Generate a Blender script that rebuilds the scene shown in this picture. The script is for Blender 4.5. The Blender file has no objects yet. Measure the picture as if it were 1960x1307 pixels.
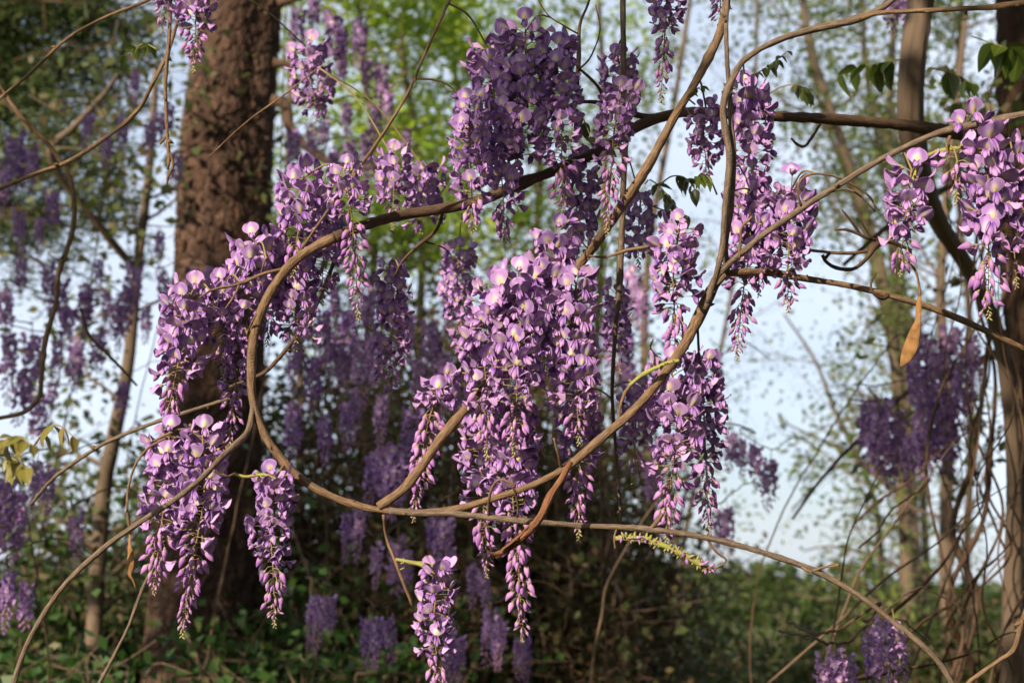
import bpy, math, random
import numpy as np
from mathutils import Vector, Matrix, Euler

rnd = random.Random(11)
nr = np.random.default_rng(11)
scene = bpy.context.scene
C = scene.collection
rad = math.radians

# ------------------------------------------------------------------ camera
PITCH, FOCAL, CAMZ = rad(10.4), 50.0, 1.6
FPX = FOCAL / 36.0 * 1960.0
cd = bpy.data.cameras.new('camera')
cam = bpy.data.objects.new('camera', cd); C.objects.link(cam)
cam.location = (0, 0, CAMZ); cam.rotation_euler = (math.pi / 2 + PITCH, 0, 0)
cd.lens = FOCAL; cd.sensor_width = 36; cd.clip_start = 0.05; cd.clip_end = 3000
cd.dof.use_dof = True; cd.dof.focus_distance = 1.97; cd.dof.aperture_fstop = 5.6
scene.camera = cam
CAM = np.array([0, 0, CAMZ]); FW = np.array([0, math.cos(PITCH), math.sin(PITCH)])
UP = np.array([0, -math.sin(PITCH), math.cos(PITCH)]); RT = np.array([1.0, 0, 0])
def at(px, py, d):
    return CAM + d * (FW + (px - 980) / FPX * RT - (py - 653.5) / FPX * UP)
def pxm(px, d): return px * d / FPX

# ------------------------------------------------------------------ sky, sun, exposure
SUN_EL, SUN_AZ = rad(25), rad(33)          # azimuth: degrees to the left of straight behind the camera
sun_dir = Vector((-math.sin(SUN_AZ) * math.cos(SUN_EL), -math.cos(SUN_AZ) * math.cos(SUN_EL), math.sin(SUN_EL)))
w = bpy.data.worlds.new('World'); scene.world = w; w.use_nodes = True
wn = w.node_tree; bg = wn.nodes['Background']
sky = wn.nodes.new('ShaderNodeTexSky'); sky.sky_type = 'NISHITA'; sky.sun_disc = False
sky.sun_elevation = SUN_EL; sky.sun_rotation = math.pi + SUN_AZ
sky.air_density = 1.0; sky.dust_density = 2.0; sky.ozone_density = 1.3
tcw = wn.nodes.new('ShaderNodeTexCoord'); nzw = wn.nodes.new('ShaderNodeTexNoise'); nzw.inputs['Scale'].default_value = 2.2; nzw.inputs['Detail'].default_value = 5
mpw = wn.nodes.new('ShaderNodeMapping'); mpw.inputs['Scale'].default_value = (1, 1, 2.6); wn.links.new(tcw.outputs['Generated'], mpw.inputs[0]); wn.links.new(mpw.outputs[0], nzw.inputs['Vector'])
rgw = wn.nodes.new('ShaderNodeMapRange'); rgw.inputs[1].default_value = .38; rgw.inputs[2].default_value = .66; rgw.inputs[3].default_value = .42; rgw.inputs[4].default_value = .92
wn.links.new(nzw.outputs[0], rgw.inputs[0])
mxw = wn.nodes.new('ShaderNodeMix'); mxw.data_type = 'RGBA'; wn.links.new(rgw.outputs[0], mxw.inputs[0]); wn.links.new(sky.outputs[0], mxw.inputs[6])
mxw.inputs[7].default_value = (7.3, 8.1, 9.5, 1)                    # thin bright cloud veil over the whole sky
wn.links.new(mxw.outputs[2], bg.inputs[0]); bg.inputs[1].default_value = 0.09
sd = bpy.data.lights.new('sun', 'SUN'); sd.energy = 5.0; sd.angle = rad(0.6); sd.color = (1.0, 0.85, 0.66)
sun = bpy.data.objects.new('sun', sd); C.objects.link(sun)
sun.rotation_euler = sun_dir.to_track_quat('Z', 'Y').to_euler(); sun.location = (-6, -6, 8)
vs = scene.view_settings; vs.view_transform = 'Standard'; vs.look = 'None'; vs.gamma = 1; vs.exposure = 0.58
scene.cycles.use_denoising = True
scene.cycles.max_bounces = 8; scene.cycles.transparent_max_bounces = 8

# ------------------------------------------------------------------ helpers: objects
def setp(o, label=None, cat=None, group=None, kind=None):
    if label: o['label'] = label
    if cat: o['category'] = cat
    if group: o['group'] = group
    if kind: o['kind'] = kind
    return o
def thing(name, loc, label, cat, group=None, kind=None):
    o = bpy.data.objects.new(name, None); o.empty_display_size = 0.05
    o.location = tuple(loc); C.objects.link(o)
    return setp(o, label, cat, group, kind)
def inst(name, mesh, parent=None, loc=(0, 0, 0), rot=None, scale=1.0):
    o = bpy.data.objects.new(name, mesh); C.objects.link(o)
    if parent is not None: o.parent = parent
    o.location = loc
    if rot is not None: o.rotation_euler = rot
    o.scale = (scale,) * 3 if np.isscalar(scale) else scale
    return o

class Buf:
    def __init__(s): s.V = []; s.F = []; s.U = []; s.M = []; s.n = 0
    def add(s, V, F, U=None, mi=0):
        V = np.asarray(V, float).reshape(-1, 3); F = np.asarray(F, int).reshape(-1, 4)
        if U is None: U = np.zeros((len(F), 4, 2))
        s.V.append(V); s.F.append(F + s.n); s.U.append(np.asarray(U, float).reshape(-1, 4, 2))
        s.M.append(np.full(len(F), mi, int)); s.n += len(V)
    def mesh(s, name, mats, origin=(0, 0, 0), smooth=True):
        V = np.concatenate(s.V) - np.asarray(origin); F = np.concatenate(s.F); U = np.concatenate(s.U); M = np.concatenate(s.M)
        me = bpy.data.meshes.new(name)
        me.vertices.add(len(V)); me.vertices.foreach_set('co', V.astype(np.float32).ravel())
        me.loops.add(F.size); me.loops.foreach_set('vertex_index', F.astype(np.int32).ravel())
        me.polygons.add(len(F))
        me.polygons.foreach_set('loop_start', (np.arange(len(F)) * 4).astype(np.int32))
        me.polygons.foreach_set('loop_total', np.full(len(F), 4, np.int32))
        me.polygons.foreach_set('material_index', M.astype(np.int32))
        me.polygons.foreach_set('use_smooth', np.full(len(F), smooth, bool))
        uv = me.uv_layers.new(name='UVMap'); uv.data.foreach_set('uv', U.astype(np.float32).ravel())
        for m in (mats if isinstance(mats, (list, tuple)) else [mats]): me.materials.append(m)
        me.update(); return me
    def build(s, name, mats, parent=None, smooth=True, origin=None):
        if parent is not None: org = np.array(parent.matrix_world.translation) if False else np.array(parent.location)
        elif origin is not None: org = np.asarray(origin)
        else: org = np.zeros(3)
        o = inst(name, s.mesh(name, mats, org, smooth), parent)
        if parent is None: o.location = tuple(org)
        return o

def grid_faces(nu, nv, wrap=False):
    """(nv rows of nu verts) -> quads"""
    i = np.arange(nu if wrap else nu - 1); j = np.arange(nv - 1)
    I, J = np.meshgrid(i, j); I2 = (I + 1) % nu
    return np.stack([J * nu + I, J * nu + I2, (J + 1) * nu + I2, (J + 1) * nu + I], -1).reshape(-1, 4)

def catmull(P, n):
    P = np.asarray(P, float)
    if len(P) == 2:
        t = np.linspace(0, 1, n)[:, None]; return P[0] * (1 - t) + P[1] * t
    Q = np.vstack([2 * P[0] - P[1], P, 2 * P[-1] - P[-2]])
    seg = np.linalg.norm(np.diff(P[:, :3], axis=0), axis=1); cum = np.concatenate([[0], np.cumsum(seg)]); cum /= cum[-1]
    out = []
    for t in np.linspace(0, 1, n):
        k = min(np.searchsorted(cum, t, side='right') - 1, len(P) - 2); u = (t - cum[k]) / max(cum[k + 1] - cum[k], 1e-9)
        p0, p1, p2, p3 = Q[k:k + 4]
        out.append(.5 * ((2 * p1) + (p2 - p0) * u + (2 * p0 - 5 * p1 + 4 * p2 - p3) * u * u + (3 * p1 - p0 - 3 * p2 + p3) * u ** 3))
    return np.array(out)

def tube(buf, P, Rr, sides=8, mi=0, rough=0.0, flat=1.0, cap=True):
    P = np.asarray(P, float); n = len(P); Rr = np.broadcast_to(np.asarray(Rr, float), (n,)).copy()
    T = np.gradient(P, axis=0); T /= np.linalg.norm(T, axis=1)[:, None] + 1e-12
    ref = np.array([0.13, 0.97, 0.2]) if abs(T[0] @ np.array([0.13, 0.97, 0.2])) < .9 else np.array([1., 0, 0])
    N = np.zeros((n, 3)); v = ref
    for i in range(n):
        v = v - T[i] * (v @ T[i]); v /= np.linalg.norm(v) + 1e-12; N[i] = v
    B = np.cross(T, N)
    if cap:
        P = np.vstack([P[0], P, P[-1]]); N = np.vstack([N[0], N, N[-1]]); B = np.vstack([B[0], B, B[-1]])
        Rr = np.concatenate([[Rr[0] * .02], Rr, [Rr[-1] * .02]]); n += 2
    a = np.linspace(0, 2 * np.pi, sides, endpoint=False)
    rr = Rr[:, None] * np.ones(sides)
    if rough:
        nz = nr.normal(size=(n + 8, sides)); kk = np.array([.3, .6, .9, 1, 1, 1, .9, .6, .3]); nz = sum(kk[j] * nz[j:j + n] for j in range(9)) / np.sqrt((kk ** 2).sum())
        rr = rr * (1 + rough * nz + rough * .25 * nr.normal(size=rr.shape))
    V = P[:, None] + rr[..., None] * (np.cos(a)[None, :, None] * N[:, None] + flat * np.sin(a)[None, :, None] * B[:, None])
    F = grid_faces(sides, n, True)
    L = np.concatenate([[0], np.cumsum(np.linalg.norm(np.diff(P, axis=0), axis=1))])
    i = np.arange(sides); I, J = np.meshgrid(i, np.arange(n - 1))
    circ = 2 * np.pi * float(Rr.max())
    U = np.stack([np.stack([I / sides * circ, L[J]], -1), np.stack([(I + 1) / sides * circ, L[J]], -1),
                  np.stack([(I + 1) / sides * circ, L[J + 1]], -1), np.stack([I / sides * circ, L[J + 1]], -1)], 2)
    buf.add(V, F, U.reshape(-1, 4, 2), mi)

def ridged(buf, P, Rr, sides, nridge, amp, mi=0):
    V0 = Buf(); tube(V0, P, np.ones(len(P)), sides, cap=False); D = V0.V[0].reshape(len(P), sides, 3) - P[:, None]
    a = np.linspace(0, 2 * np.pi, sides, endpoint=False); n = len(P); walk = lambda q: np.cumsum(nr.normal(size=n)) * q
    f = np.zeros((n, sides))
    for k, w_ in ((nridge, 1.0), (int(nridge * 1.7), .7), (int(nridge * 3.1), .4)):
        f += w_ * (1 - 2 * np.abs(np.sin(.5 * k * a[None] + walk(.16)[:, None] + nr.uniform(0, 6))))
    f += .35 * nr.normal(size=f.shape)
    V = P[:, None] + D * (np.asarray(Rr)[:, None] * (1 + amp * f))[..., None]
    buf.add(V, V0.F[0], V0.U[0], mi)
def leaves(buf, P, size, mi=0, wid=0.3, droop=0.2):
    n = len(P)
    if n == 0: return
    a = nr.normal(size=(n, 3)); a[:, 2] = a[:, 2] * .7 - droop; a /= np.linalg.norm(a, axis=1)[:, None]
    b = np.cross(a, nr.normal(size=(n, 3))); b /= np.linalg.norm(b, axis=1)[:, None]; c = np.cross(a, b)
    s = (np.broadcast_to(size, (n,)) * nr.uniform(.6, 1.35, n))[:, None]
    V = np.stack([P, P + s * (.45 * a + wid * b + .08 * c), P + s * a, P + s * (.45 * a - wid * b + .08 * c)], 1).reshape(-1, 3)
    F = np.arange(n * 4).reshape(-1, 4)
    r = nr.uniform(size=n)
    U = np.stack([np.repeat(r[:, None], 4, 1), np.tile([0, .5, 1, .5], (n, 1))], -1)
    buf.add(V, F, U, mi)

# ------------------------------------------------------------------ helpers: materials
class NT:
    def __init__(s, name):
        s.m = bpy.data.materials.new(name); s.m.use_nodes = True; s.t = s.m.node_tree; s.t.nodes.clear()
        s.out = s.t.nodes.new('ShaderNodeOutputMaterial')
    def n(s, typ, **kw):
        nd = s.t.nodes.new('ShaderNode' + typ)
        for k, v in kw.items():
            if k.startswith('i_'):
                key = k[2:]; key = int(key) if key.isdigit() else key.replace('_', ' ')
                s.set(nd.inputs[key], v)
            else: setattr(nd, k, v)
        return nd
    def set(s, sock, v):
        if isinstance(v, bpy.types.NodeSocket): s.t.links.new(v, sock)
        elif isinstance(v, (tuple, list)) and len(v) == 3 and sock.type == 'RGBA': sock.default_value = (*v, 1)
        else: sock.default_value = v
    def math(s, op, a, b=0.0, c=None, clamp=False):
        nd = s.n('Math', operation=op, use_clamp=clamp); s.set(nd.inputs[0], a); s.set(nd.inputs[1], b)
        if c is not None: s.set(nd.inputs[2], c)
        return nd.outputs[0]
    def mix(s, f, a, b):
        nd = s.n('Mix', data_type='RGBA'); s.set(nd.inputs[0], f); s.set(nd.inputs[6], a); s.set(nd.inputs[7], b); return nd.outputs[2]
    def rng(s, v, a, b, c=0.0, d=1.0, smooth=True):
        nd = s.n('MapRange', interpolation_type='SMOOTHSTEP' if smooth else 'LINEAR')
        for k, x in enumerate((v, a, b, c, d)): s.set(nd.inputs[k], x)
        return nd.outputs[0]
    def noise(s, vec, scale, detail=4, rough=.55):
        nd = s.n('TexNoise'); nd.inputs['Scale'].default_value = scale; nd.inputs['Detail'].default_value = detail
        nd.inputs['Roughness'].default_value = rough
        if vec is not None: s.t.links.new(vec, nd.inputs['Vector'])
        return nd.outputs[0]
    def mapping(s, vec, scale):
        nd = s.n('Mapping'); nd.inputs['Scale'].default_value = scale; s.t.links.new(vec, nd.inputs['Vector']); return nd.outputs[0]
    def thin(s, col, trans=.3, rough=.5, spec=.3, normal=None, tcol=None):
        p = s.n('BsdfPrincipled'); s.set(p.inputs['Base Color'], col); p.inputs['Roughness'].default_value = rough
        p.inputs['Specular IOR Level'].default_value = spec
        if normal is not None: s.t.links.new(normal, p.inputs['Normal'])
        if trans <= 0: s.t.links.new(p.outputs[0], s.out.inputs[0]); return s.m
        t = s.n('BsdfTranslucent'); s.set(t.inputs[0], tcol if tcol is not None else col)
        mx = s.n('MixShader'); mx.inputs[0].default_value = trans
        s.t.links.new(p.outputs[0], mx.inputs[1]); s.t.links.new(t.outputs[0], mx.inputs[2])
        s.t.links.new(mx.outputs[0], s.out.inputs[0]); return s.m
    def bump(s, h, strength=.5, dist=.002):
        b = s.n('Bump'); b.inputs['Strength'].default_value = strength; b.inputs['Distance'].default_value = dist
        s.t.links.new(h, b.inputs['Height']); return b.outputs[0]

def banner_mat():
    k = NT('banner_petal_mat'); uv = k.n('UVMap').outputs[0]; sx = k.n('SeparateXYZ'); k.t.links.new(uv, sx.inputs[0])
    x, y = sx.outputs[0], sx.outputs[1]
    rn = k.n('ObjectInfo').outputs['Random']
    ax = k.math('ABSOLUTE', x)
    back = k.rng(y, 1.4, 1.6)
    yy = k.math('SUBTRACT', y, k.math('MULTIPLY', back, 2.0))
    d = k.math('SQRT', k.math('ADD', k.math('POWER', ax, 2.0), k.math('POWER', k.math('MULTIPLY', k.math('SUBTRACT', yy, .25), 1.25), 2.0)))
    lil = k.mix(rn, (0.37, 0.195, 0.53), (0.57, 0.345, 0.65))
    ang = k.math('ARCTAN2', x, k.math('ADD', yy, .12)); vein = k.math('SINE', k.math('MULTIPLY', ang, 46.0))
    vf = k.rng(vein, .35, 1.0, 0, .35)
    front = k.mix(vf, lil, (0.32, 0.16, 0.50))
    front = k.mix(k.rng(d, .10, .68, .88, 0.0), front, (0.84, 0.75, 0.74))
    edge = k.rng(d, .75, 1.05, 0, .5)
    front = k.mix(edge, front, (0.44, 0.26, 0.60))
    spot = k.math('MULTIPLY', k.rng(ax, .05, .22, 1, 0), k.rng(yy, .25, .58, 1, 0))
    front = k.mix(k.math('MULTIPLY', spot, .9), front, (0.80, 0.66, 0.16))
    bk = k.mix(rn, (0.46, 0.26, 0.58), (0.67, 0.43, 0.69))
    bk = k.mix(k.rng(yy, .0, .5, .5, 0), bk, (0.64, 0.48, 0.62))
    col = k.mix(back, front, bk)
    return k.thin(col, .22, .6, .2)
def keel_mat():
    k = NT('keel_petal_mat'); uv = k.n('UVMap').outputs[0]; sx = k.n('SeparateXYZ'); k.t.links.new(uv, sx.inputs[0])
    rn = k.n('ObjectInfo').outputs['Random']
    a = k.mix(rn, (0.20, 0.07, 0.38), (0.34, 0.15, 0.48)); b = k.mix(rn, (0.44, 0.25, 0.58), (0.60, 0.36, 0.63))
    return k.thin(k.mix(k.rng(sx.outputs[1], .25, .8), a, b), .2, .6, .2)
def bud_mat():
    k = NT('bud_petal_mat'); uv = k.n('UVMap').outputs[0]; sx = k.n('SeparateXYZ'); k.t.links.new(uv, sx.inputs[0])
    rn = k.n('ObjectInfo').outputs['Random']
    a = k.mix(rn, (0.42, 0.19, 0.49), (0.60, 0.33, 0.58)); b = k.mix(rn, (0.26, 0.09, 0.40), (0.48, 0.22, 0.52))
    return k.thin(k.mix(k.rng(sx.outputs[1], .3, .95), a, b), .2, .55, .25)
def plain(name, c1, c2, scale=60, rough=.7, trans=0.0, spec=.25):
    k = NT(name); co = k.n('TexCoord').outputs['Object']
    return k.thin(k.mix(k.rng(k.noise(co, scale, 3), .35, .65), c1, c2), trans, rough, spec)
def vine_mat(name, c1, c2, c3, scale=1.0, bump=.5, dist=.0015, stretch=.25):
    k = NT(name); uv = k.n('UVMap').outputs[0]
    v1 = k.mapping(uv, (220 * scale, 220 * scale * stretch, 1)); v2 = k.mapping(uv, (35 * scale, 20 * scale, 1)); v3 = k.mapping(uv, (150 * scale, 420 * scale, 1))
    n1 = k.noise(v1, 1.0, 5); n2 = k.noise(v2, 1.0, 3); n3 = k.noise(v3, 1.0, 2)
    col = k.mix(k.rng(n1, .3, .7), c1, c2); col = k.mix(k.rng(n2, .52, .72, 0, .75), col, c3)
    col = k.mix(k.rng(n3, .66, .74, 0, .5), col, tuple(min(1, 1.9 * x) for x in c2))
    h = k.math('ADD', n1, k.math('MULTIPLY', n3, .6))
    return k.thin(col, 0, .75, .2, k.bump(h, bump, dist))
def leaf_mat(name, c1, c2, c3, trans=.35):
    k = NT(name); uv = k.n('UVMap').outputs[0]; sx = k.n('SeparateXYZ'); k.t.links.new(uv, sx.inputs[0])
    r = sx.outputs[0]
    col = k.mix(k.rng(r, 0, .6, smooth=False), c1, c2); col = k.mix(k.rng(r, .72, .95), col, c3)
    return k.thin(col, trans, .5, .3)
def leaflet_mat(name, c1, c2):
    k = NT(name); rn = k.n('ObjectInfo').outputs['Random']; uv = k.n('UVMap').outputs[0]; sx = k.n('SeparateXYZ'); k.t.links.new(uv, sx.inputs[0])
    vein = k.rng(k.math('ABSOLUTE', sx.outputs[0]), .02, .10, .5, 0)
    col = k.mix(rn, c1, c2); col = k.mix(vein, col, tuple(min(1, 1.6 * x + .02) for x in c2))
    return k.thin(col, .38, .4, .4)

M = dict(
    banner=banner_mat(), keel=keel_mat(), bud=bud_mat(),
    calyx=plain('calyx_mat', (0.26, 0.14, 0.15), (0.30, 0.26, 0.10), 90),
    tipbud=plain('tip_bud_mat', (0.30, 0.20, 0.16), (0.34, 0.33, 0.14), 120),
    rachis=plain('rachis_mat', (0.21, 0.21, 0.06), (0.25, 0.17, 0.085), 40),
    stalk=plain('green_stalk_mat', (0.30, 0.32, 0.06), (0.26, 0.22, 0.09), 60),
    tan=vine_mat('tan_vine_bark', (0.115, 0.068, 0.038), (0.25, 0.16, 0.092), (0.15, 0.115, 0.085), 1.0, .9, .0025),
    grey=vine_mat('grey_vine_bark', (0.10, 0.070, 0.050), (0.21, 0.155, 0.11), (0.13, 0.08, 0.05), 1.0, .9, .0025),
    dark=vine_mat('dark_vine_bark', (0.07, 0.042, 0.026), (0.13, 0.08, 0.05), (0.05, 0.035, 0.028)),
    rough=vine_mat('flaking_red_bark', (0.13, 0.055, 0.03), (0.30, 0.14, 0.07), (0.08, 0.04, 0.03), 1.0, 1.0, .004, .12),
    pod=plain('velvet_pod', (0.17, 0.085, 0.03), (0.29, 0.155, 0.06), 60, .9),
    twig=vine_mat('twig_bark', (0.10, 0.065, 0.042), (0.17, 0.115, 0.075), (0.07, 0.05, 0.04), .5),
    oldbark=vine_mat('old_mottled_bark', (0.05, 0.033, 0.022), (0.17, 0.11, 0.07), (0.09, 0.055, 0.034), .45, 1.0, .01, .45),
    pale=vine_mat('pale_bark', (0.11, 0.08, 0.055), (0.17, 0.12, 0.083), (0.085, 0.065, 0.05), .25),
    brownbark=vine_mat('brown_shaggy_bark', (0.05, 0.029, 0.018), (0.12, 0.066, 0.036), (0.038, 0.025, 0.018), .35, 1.0, .012, .12),
    ever=leaf_mat('evergreen_leaf', (0.030, 0.055, 0.012), (0.055, 0.085, 0.018), (0.09, 0.10, 0.03), .25),
    spring=leaf_mat('spring_leaf', (0.18, 0.295, 0.018), (0.29, 0.40, 0.03), (0.36, 0.42, 0.065), .5),
    olive=leaf_mat('olive_leaf', (0.07, 0.095, 0.026), (0.12, 0.14, 0.045), (0.16, 0.13, 0.055), .4),
    paleolive=leaf_mat('pale_olive_leaf', (0.10, 0.15, 0.03), (0.17, 0.22, 0.045), (0.22, 0.23, 0.08), .45),
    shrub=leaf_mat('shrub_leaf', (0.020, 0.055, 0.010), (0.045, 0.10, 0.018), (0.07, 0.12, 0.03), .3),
    dry=leaf_mat('dry_leaf', (0.09, 0.055, 0.025), (0.12, 0.085, 0.035), (0.08, 0.09, 0.03), .3),
    hedge=leaf_mat('hedge_leaf', (0.028, 0.052, 0.010), (0.058, 0.085, 0.018), (0.10, 0.095, 0.032), .35),
    leaflet_dark=leaflet_mat('dark_leaflet', (0.055, 0.08, 0.018), (0.10, 0.10, 0.03)),
    leaflet_green=leaflet_mat('green_leaflet', (0.05, 0.085, 0.012), (0.11, 0.15, 0.02)),
    leaflet_yellow=leaflet_mat('yellow_leaflet', (0.19, 0.20, 0.03), (0.27, 0.21, 0.05)),
)

def ground_mat():
    k = NT('meadow_ground'); co = k.n('TexCoord').outputs['Object']
    a = k.mix(k.rng(k.noise(co, .8, 6), .35, .65), (0.045, 0.06, 0.018), (0.10, 0.085, 0.04))
    a = k.mix(k.rng(k.noise(co, .06, 3), .4, .65, 0, .7), a, (0.09, 0.13, 0.03))
    return k.thin(a, 0, .95, .1, k.bump(k.noise(co, 6, 5), .8, .08))
def pine_mat():
    k = NT('pine_bark'); co = k.n('TexCoord').outputs['Object']; uv = k.n('UVMap').outputs[0]
    sx = k.n('SeparateXYZ'); k.t.links.new(uv, sx.inputs[0])
    n1 = k.noise(k.mapping(co, (30, 30, 14)), 1, 6, .65); n2 = k.noise(co, 5, 4)
    col = k.mix(sx.outputs[0], (0.056, 0.034, 0.025), (0.150, 0.092, 0.067))
    col = k.mix(k.rng(n1, .42, .68, 0, .85), col, (0.05, 0.032, 0.025))
    col = k.mix(k.rng(n2, .58, .72, 0, .6), col, (0.15, 0.080, 0.045))
    return k.thin(col, 0, .9, .1, k.bump(n1, .9, .012))
M['ground'] = ground_mat(); M['pine'] = pine_mat()

# ------------------------------------------------------------------ ground
def build_ground():
    b = Buf(); n = 61
    xs = np.sinh(np.linspace(-6.5, 6.5, n)) * 2.2; X, Y = np.meshgrid(xs, xs)
    Z = .06 * np.sin(X * .35 + 1) * np.cos(Y * .28) * (np.hypot(X, Y) < 60)
    b.add(np.stack([X, Y, Z], -1), grid_faces(n, n))
    setp(b.build('ground', M['ground']), kind='structure')
build_ground()

# ------------------------------------------------------------------ big pine trunk
def build_pine():
    D = 6.4
    rows = [(-260, 478, 146), (0, 460, 152), (150, 442, 168), (300, 430, 178), (450, 425, 181), (700, 411, 183), (900, 399, 188), (1150, 383, 202), (1307, 377, 214), (1600, 368, 250), (1890, 358, 330)]
    def up(x, y, wd):
        v = FW + (x - 980) / FPX * RT - (y - 653.5) / FPX * UP; k = (D + .15) / v[1]; return list(CAM + k * v) + [wd * k / FPX / 2]
    ctr = np.array([up(x, y, wd) for y, x, wd in rows])
    top = ctr[0].copy(); top[:3] += (ctr[0] - ctr[2])[:3] * 1.0; top[3] *= .8
    ctr = np.vstack([top, ctr])
    ctr[:, 1] = D + .15                     # a standing trunk, not one tilted with the camera
    na, nz = 300, 1100
    path = catmull(ctr, nz)
    a = np.linspace(0, 2 * np.pi, na, endpoint=False); a = a - .55 * np.cos(a)          # finer rings of points on the near side
    zz = path[:, 2]
    circ = 2 * np.pi * .21
    A, Zg = np.meshgrid(a / (2 * np.pi) * circ, zz)
    jit = .012 * np.sin(Zg * 9 + A * 7) + .008 * np.sin(Zg * 23 - A * 15)
    U = (A + jit); W = Zg * .42 + .006 * np.sin(A * 40) + .004 * np.sin(A * 97 + Zg * 31); U = U + .004 * np.sin(Zg * 61) + .003 * np.sin(Zg * 140 + A * 50)
    nc = int(circ / .036); cs = circ / nc; w0 = zz.min() * .42 - .1; nrow = int((zz.max() - zz.min()) * .42 / cs) + 8
    jx = nr.uniform(.02, .98, (nrow, nc)); jy = nr.uniform(.02, .98, (nrow, nc)); jr = nr.uniform(size=(nrow, nc))
    ci = np.floor(U / cs).astype(int); cj = np.clip(np.floor((W - w0) / cs).astype(int), 0, nrow - 1)
    d1 = np.full(U.shape, 9.); d2 = d1.copy(); pr = np.zeros(U.shape); pt = np.zeros(U.shape)
    for di in (-2, -1, 0, 1, 2):
        for dj in (-2, -1, 0, 1, 2):
            ii = ci + di; jj = np.clip(cj + dj, 0, nrow - 1); im = ii % nc
            dd = np.hypot(U - (ii + jx[jj, im]) * cs, W - w0 - (cj + dj + jy[jj, im]) * cs); near = dd < d1
            d2 = np.where(near, d1, np.minimum(d2, dd)); pr = np.where(near, jr[jj, im], pr); pt = np.where(near, -(W - w0 - (cj + dj + jy[jj, im]) * cs) / cs, pt); d1 = np.where(near, dd, d1)
    g = np.clip((d2 - d1) / .009, 0, 1); g = g * g * (3 - 2 * g)
    disp = .010 * g + .009 * (pr - .5) * g + .008 * (pt - .3) * g + nr.normal(size=g.shape) * .0028 + .012 * np.sin(3 * a + 1)[None] + .006 * np.sin(7 * a + Zg)
    R_ = path[:, 3][:, None] - .012 + disp
    V = np.stack([path[:, 0][:, None] + R_ * np.cos(a), path[:, 1][:, None] + R_ * np.sin(a), Zg * 1.0], -1)
    F = grid_faces(na, nz, True)
    uvv = np.stack([pr.ravel(), g.ravel()], -1)[F]
    t = thing('pine_tree', (path[-1, 0], path[-1, 1], 0), 'massive pine with thick plated brown bark, standing behind the looped vine', 'tree')
    b = Buf(); b.add(V, F, uvv); b.build('trunk', M['pine'], t)
    for pts, r0, r1 in (([(524, 120), (545, 124), (566, 132)], 11, 5), ([(520, 190), (548, 204), (556, 245), (592, 285), (650, 318), (720, 322)], 12, 5), ([(532, 8), (552, 2), (584, -12)], 10, 7)):
        b = Buf(); P = catmull([at(x, y, D + .20) for i, (x, y) in enumerate(pts)], 26); tube(b, P, np.linspace(pxm(r0, D), pxm(r1, D), 26), 10, 0, .06)
        b.build('limb', M['dark'], t)
    # crown of needles high above the frame
    b = Buf(); tw = Buf()
    topp = path[0, :3]
    for k in range(34):
        ang = rnd.uniform(0, 6.28); z = topp[2] + rnd.uniform(.6, 5.5); L = rnd.uniform(1.2, 2.6)
        st = np.array([topp[0], topp[1], z]); e = st + np.array([math.cos(ang) * L, math.sin(ang) * L, rnd.uniform(.1, .9)])
        tube(tw, catmull([st, (st + e) / 2 + [0, 0, .1], e], 8), np.linspace(.035, .008, 8), 5)
        leaves(b, st + (e - st) * nr.uniform(.3, 1.05, (260, 1)) + nr.normal(size=(260, 3)) * .22, .12, 0, .07)
    tube(tw, np.array([topp - [0, 0, .3], topp + [0.05, 0, 3], topp + [0.1, 0, 5.6]]), [.15, .09, .02], 10)
    setp(tw.build('twigs', M['brownbark'], t), kind='stuff'); setp(b.build('crown', M['ever'], t), kind='stuff')
build_pine()

# ------------------------------------------------------------------ generic background trees and shrubs
def grow(bt, P, R0, nb, blen, tips, level, upb=.25, spread=1.0, tmin=.2):
    """side branches along path P"""
    for k in range(nb):
        t = rnd.uniform(tmin, 1.0); i = min(int(t * (len(P) - 1)), len(P) - 2); p = P[i]; T = P[i + 1] - P[i]; T = T / (np.linalg.norm(T) + 1e-9)
        v = nr.normal(size=3); v -= T * (v @ T); v /= np.linalg.norm(v)
        d = v * spread + T * rnd.uniform(.1, .7) + np.array([0, 0, upb]); d /= np.linalg.norm(d)
        L = blen * rnd.uniform(.5, 1.2); pts = [p]; n = 5
        for j in range(n):
            d = d + nr.normal(size=3) * .22; d /= np.linalg.norm(d); pts.append(pts[-1] + d * L / n)
        Q = catmull(pts, 9); r = max(R0 * (1 - .6 * t) * .45, .0022)
        tube(bt, Q, np.linspace(r, r * .35, 9), 5 if level else 6)
        if level > 0: grow(bt, Q, r, rnd.randint(3, 5), blen * .5, tips, level - 1, upb, spread, .25)
        else: tips.append(Q)
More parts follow.
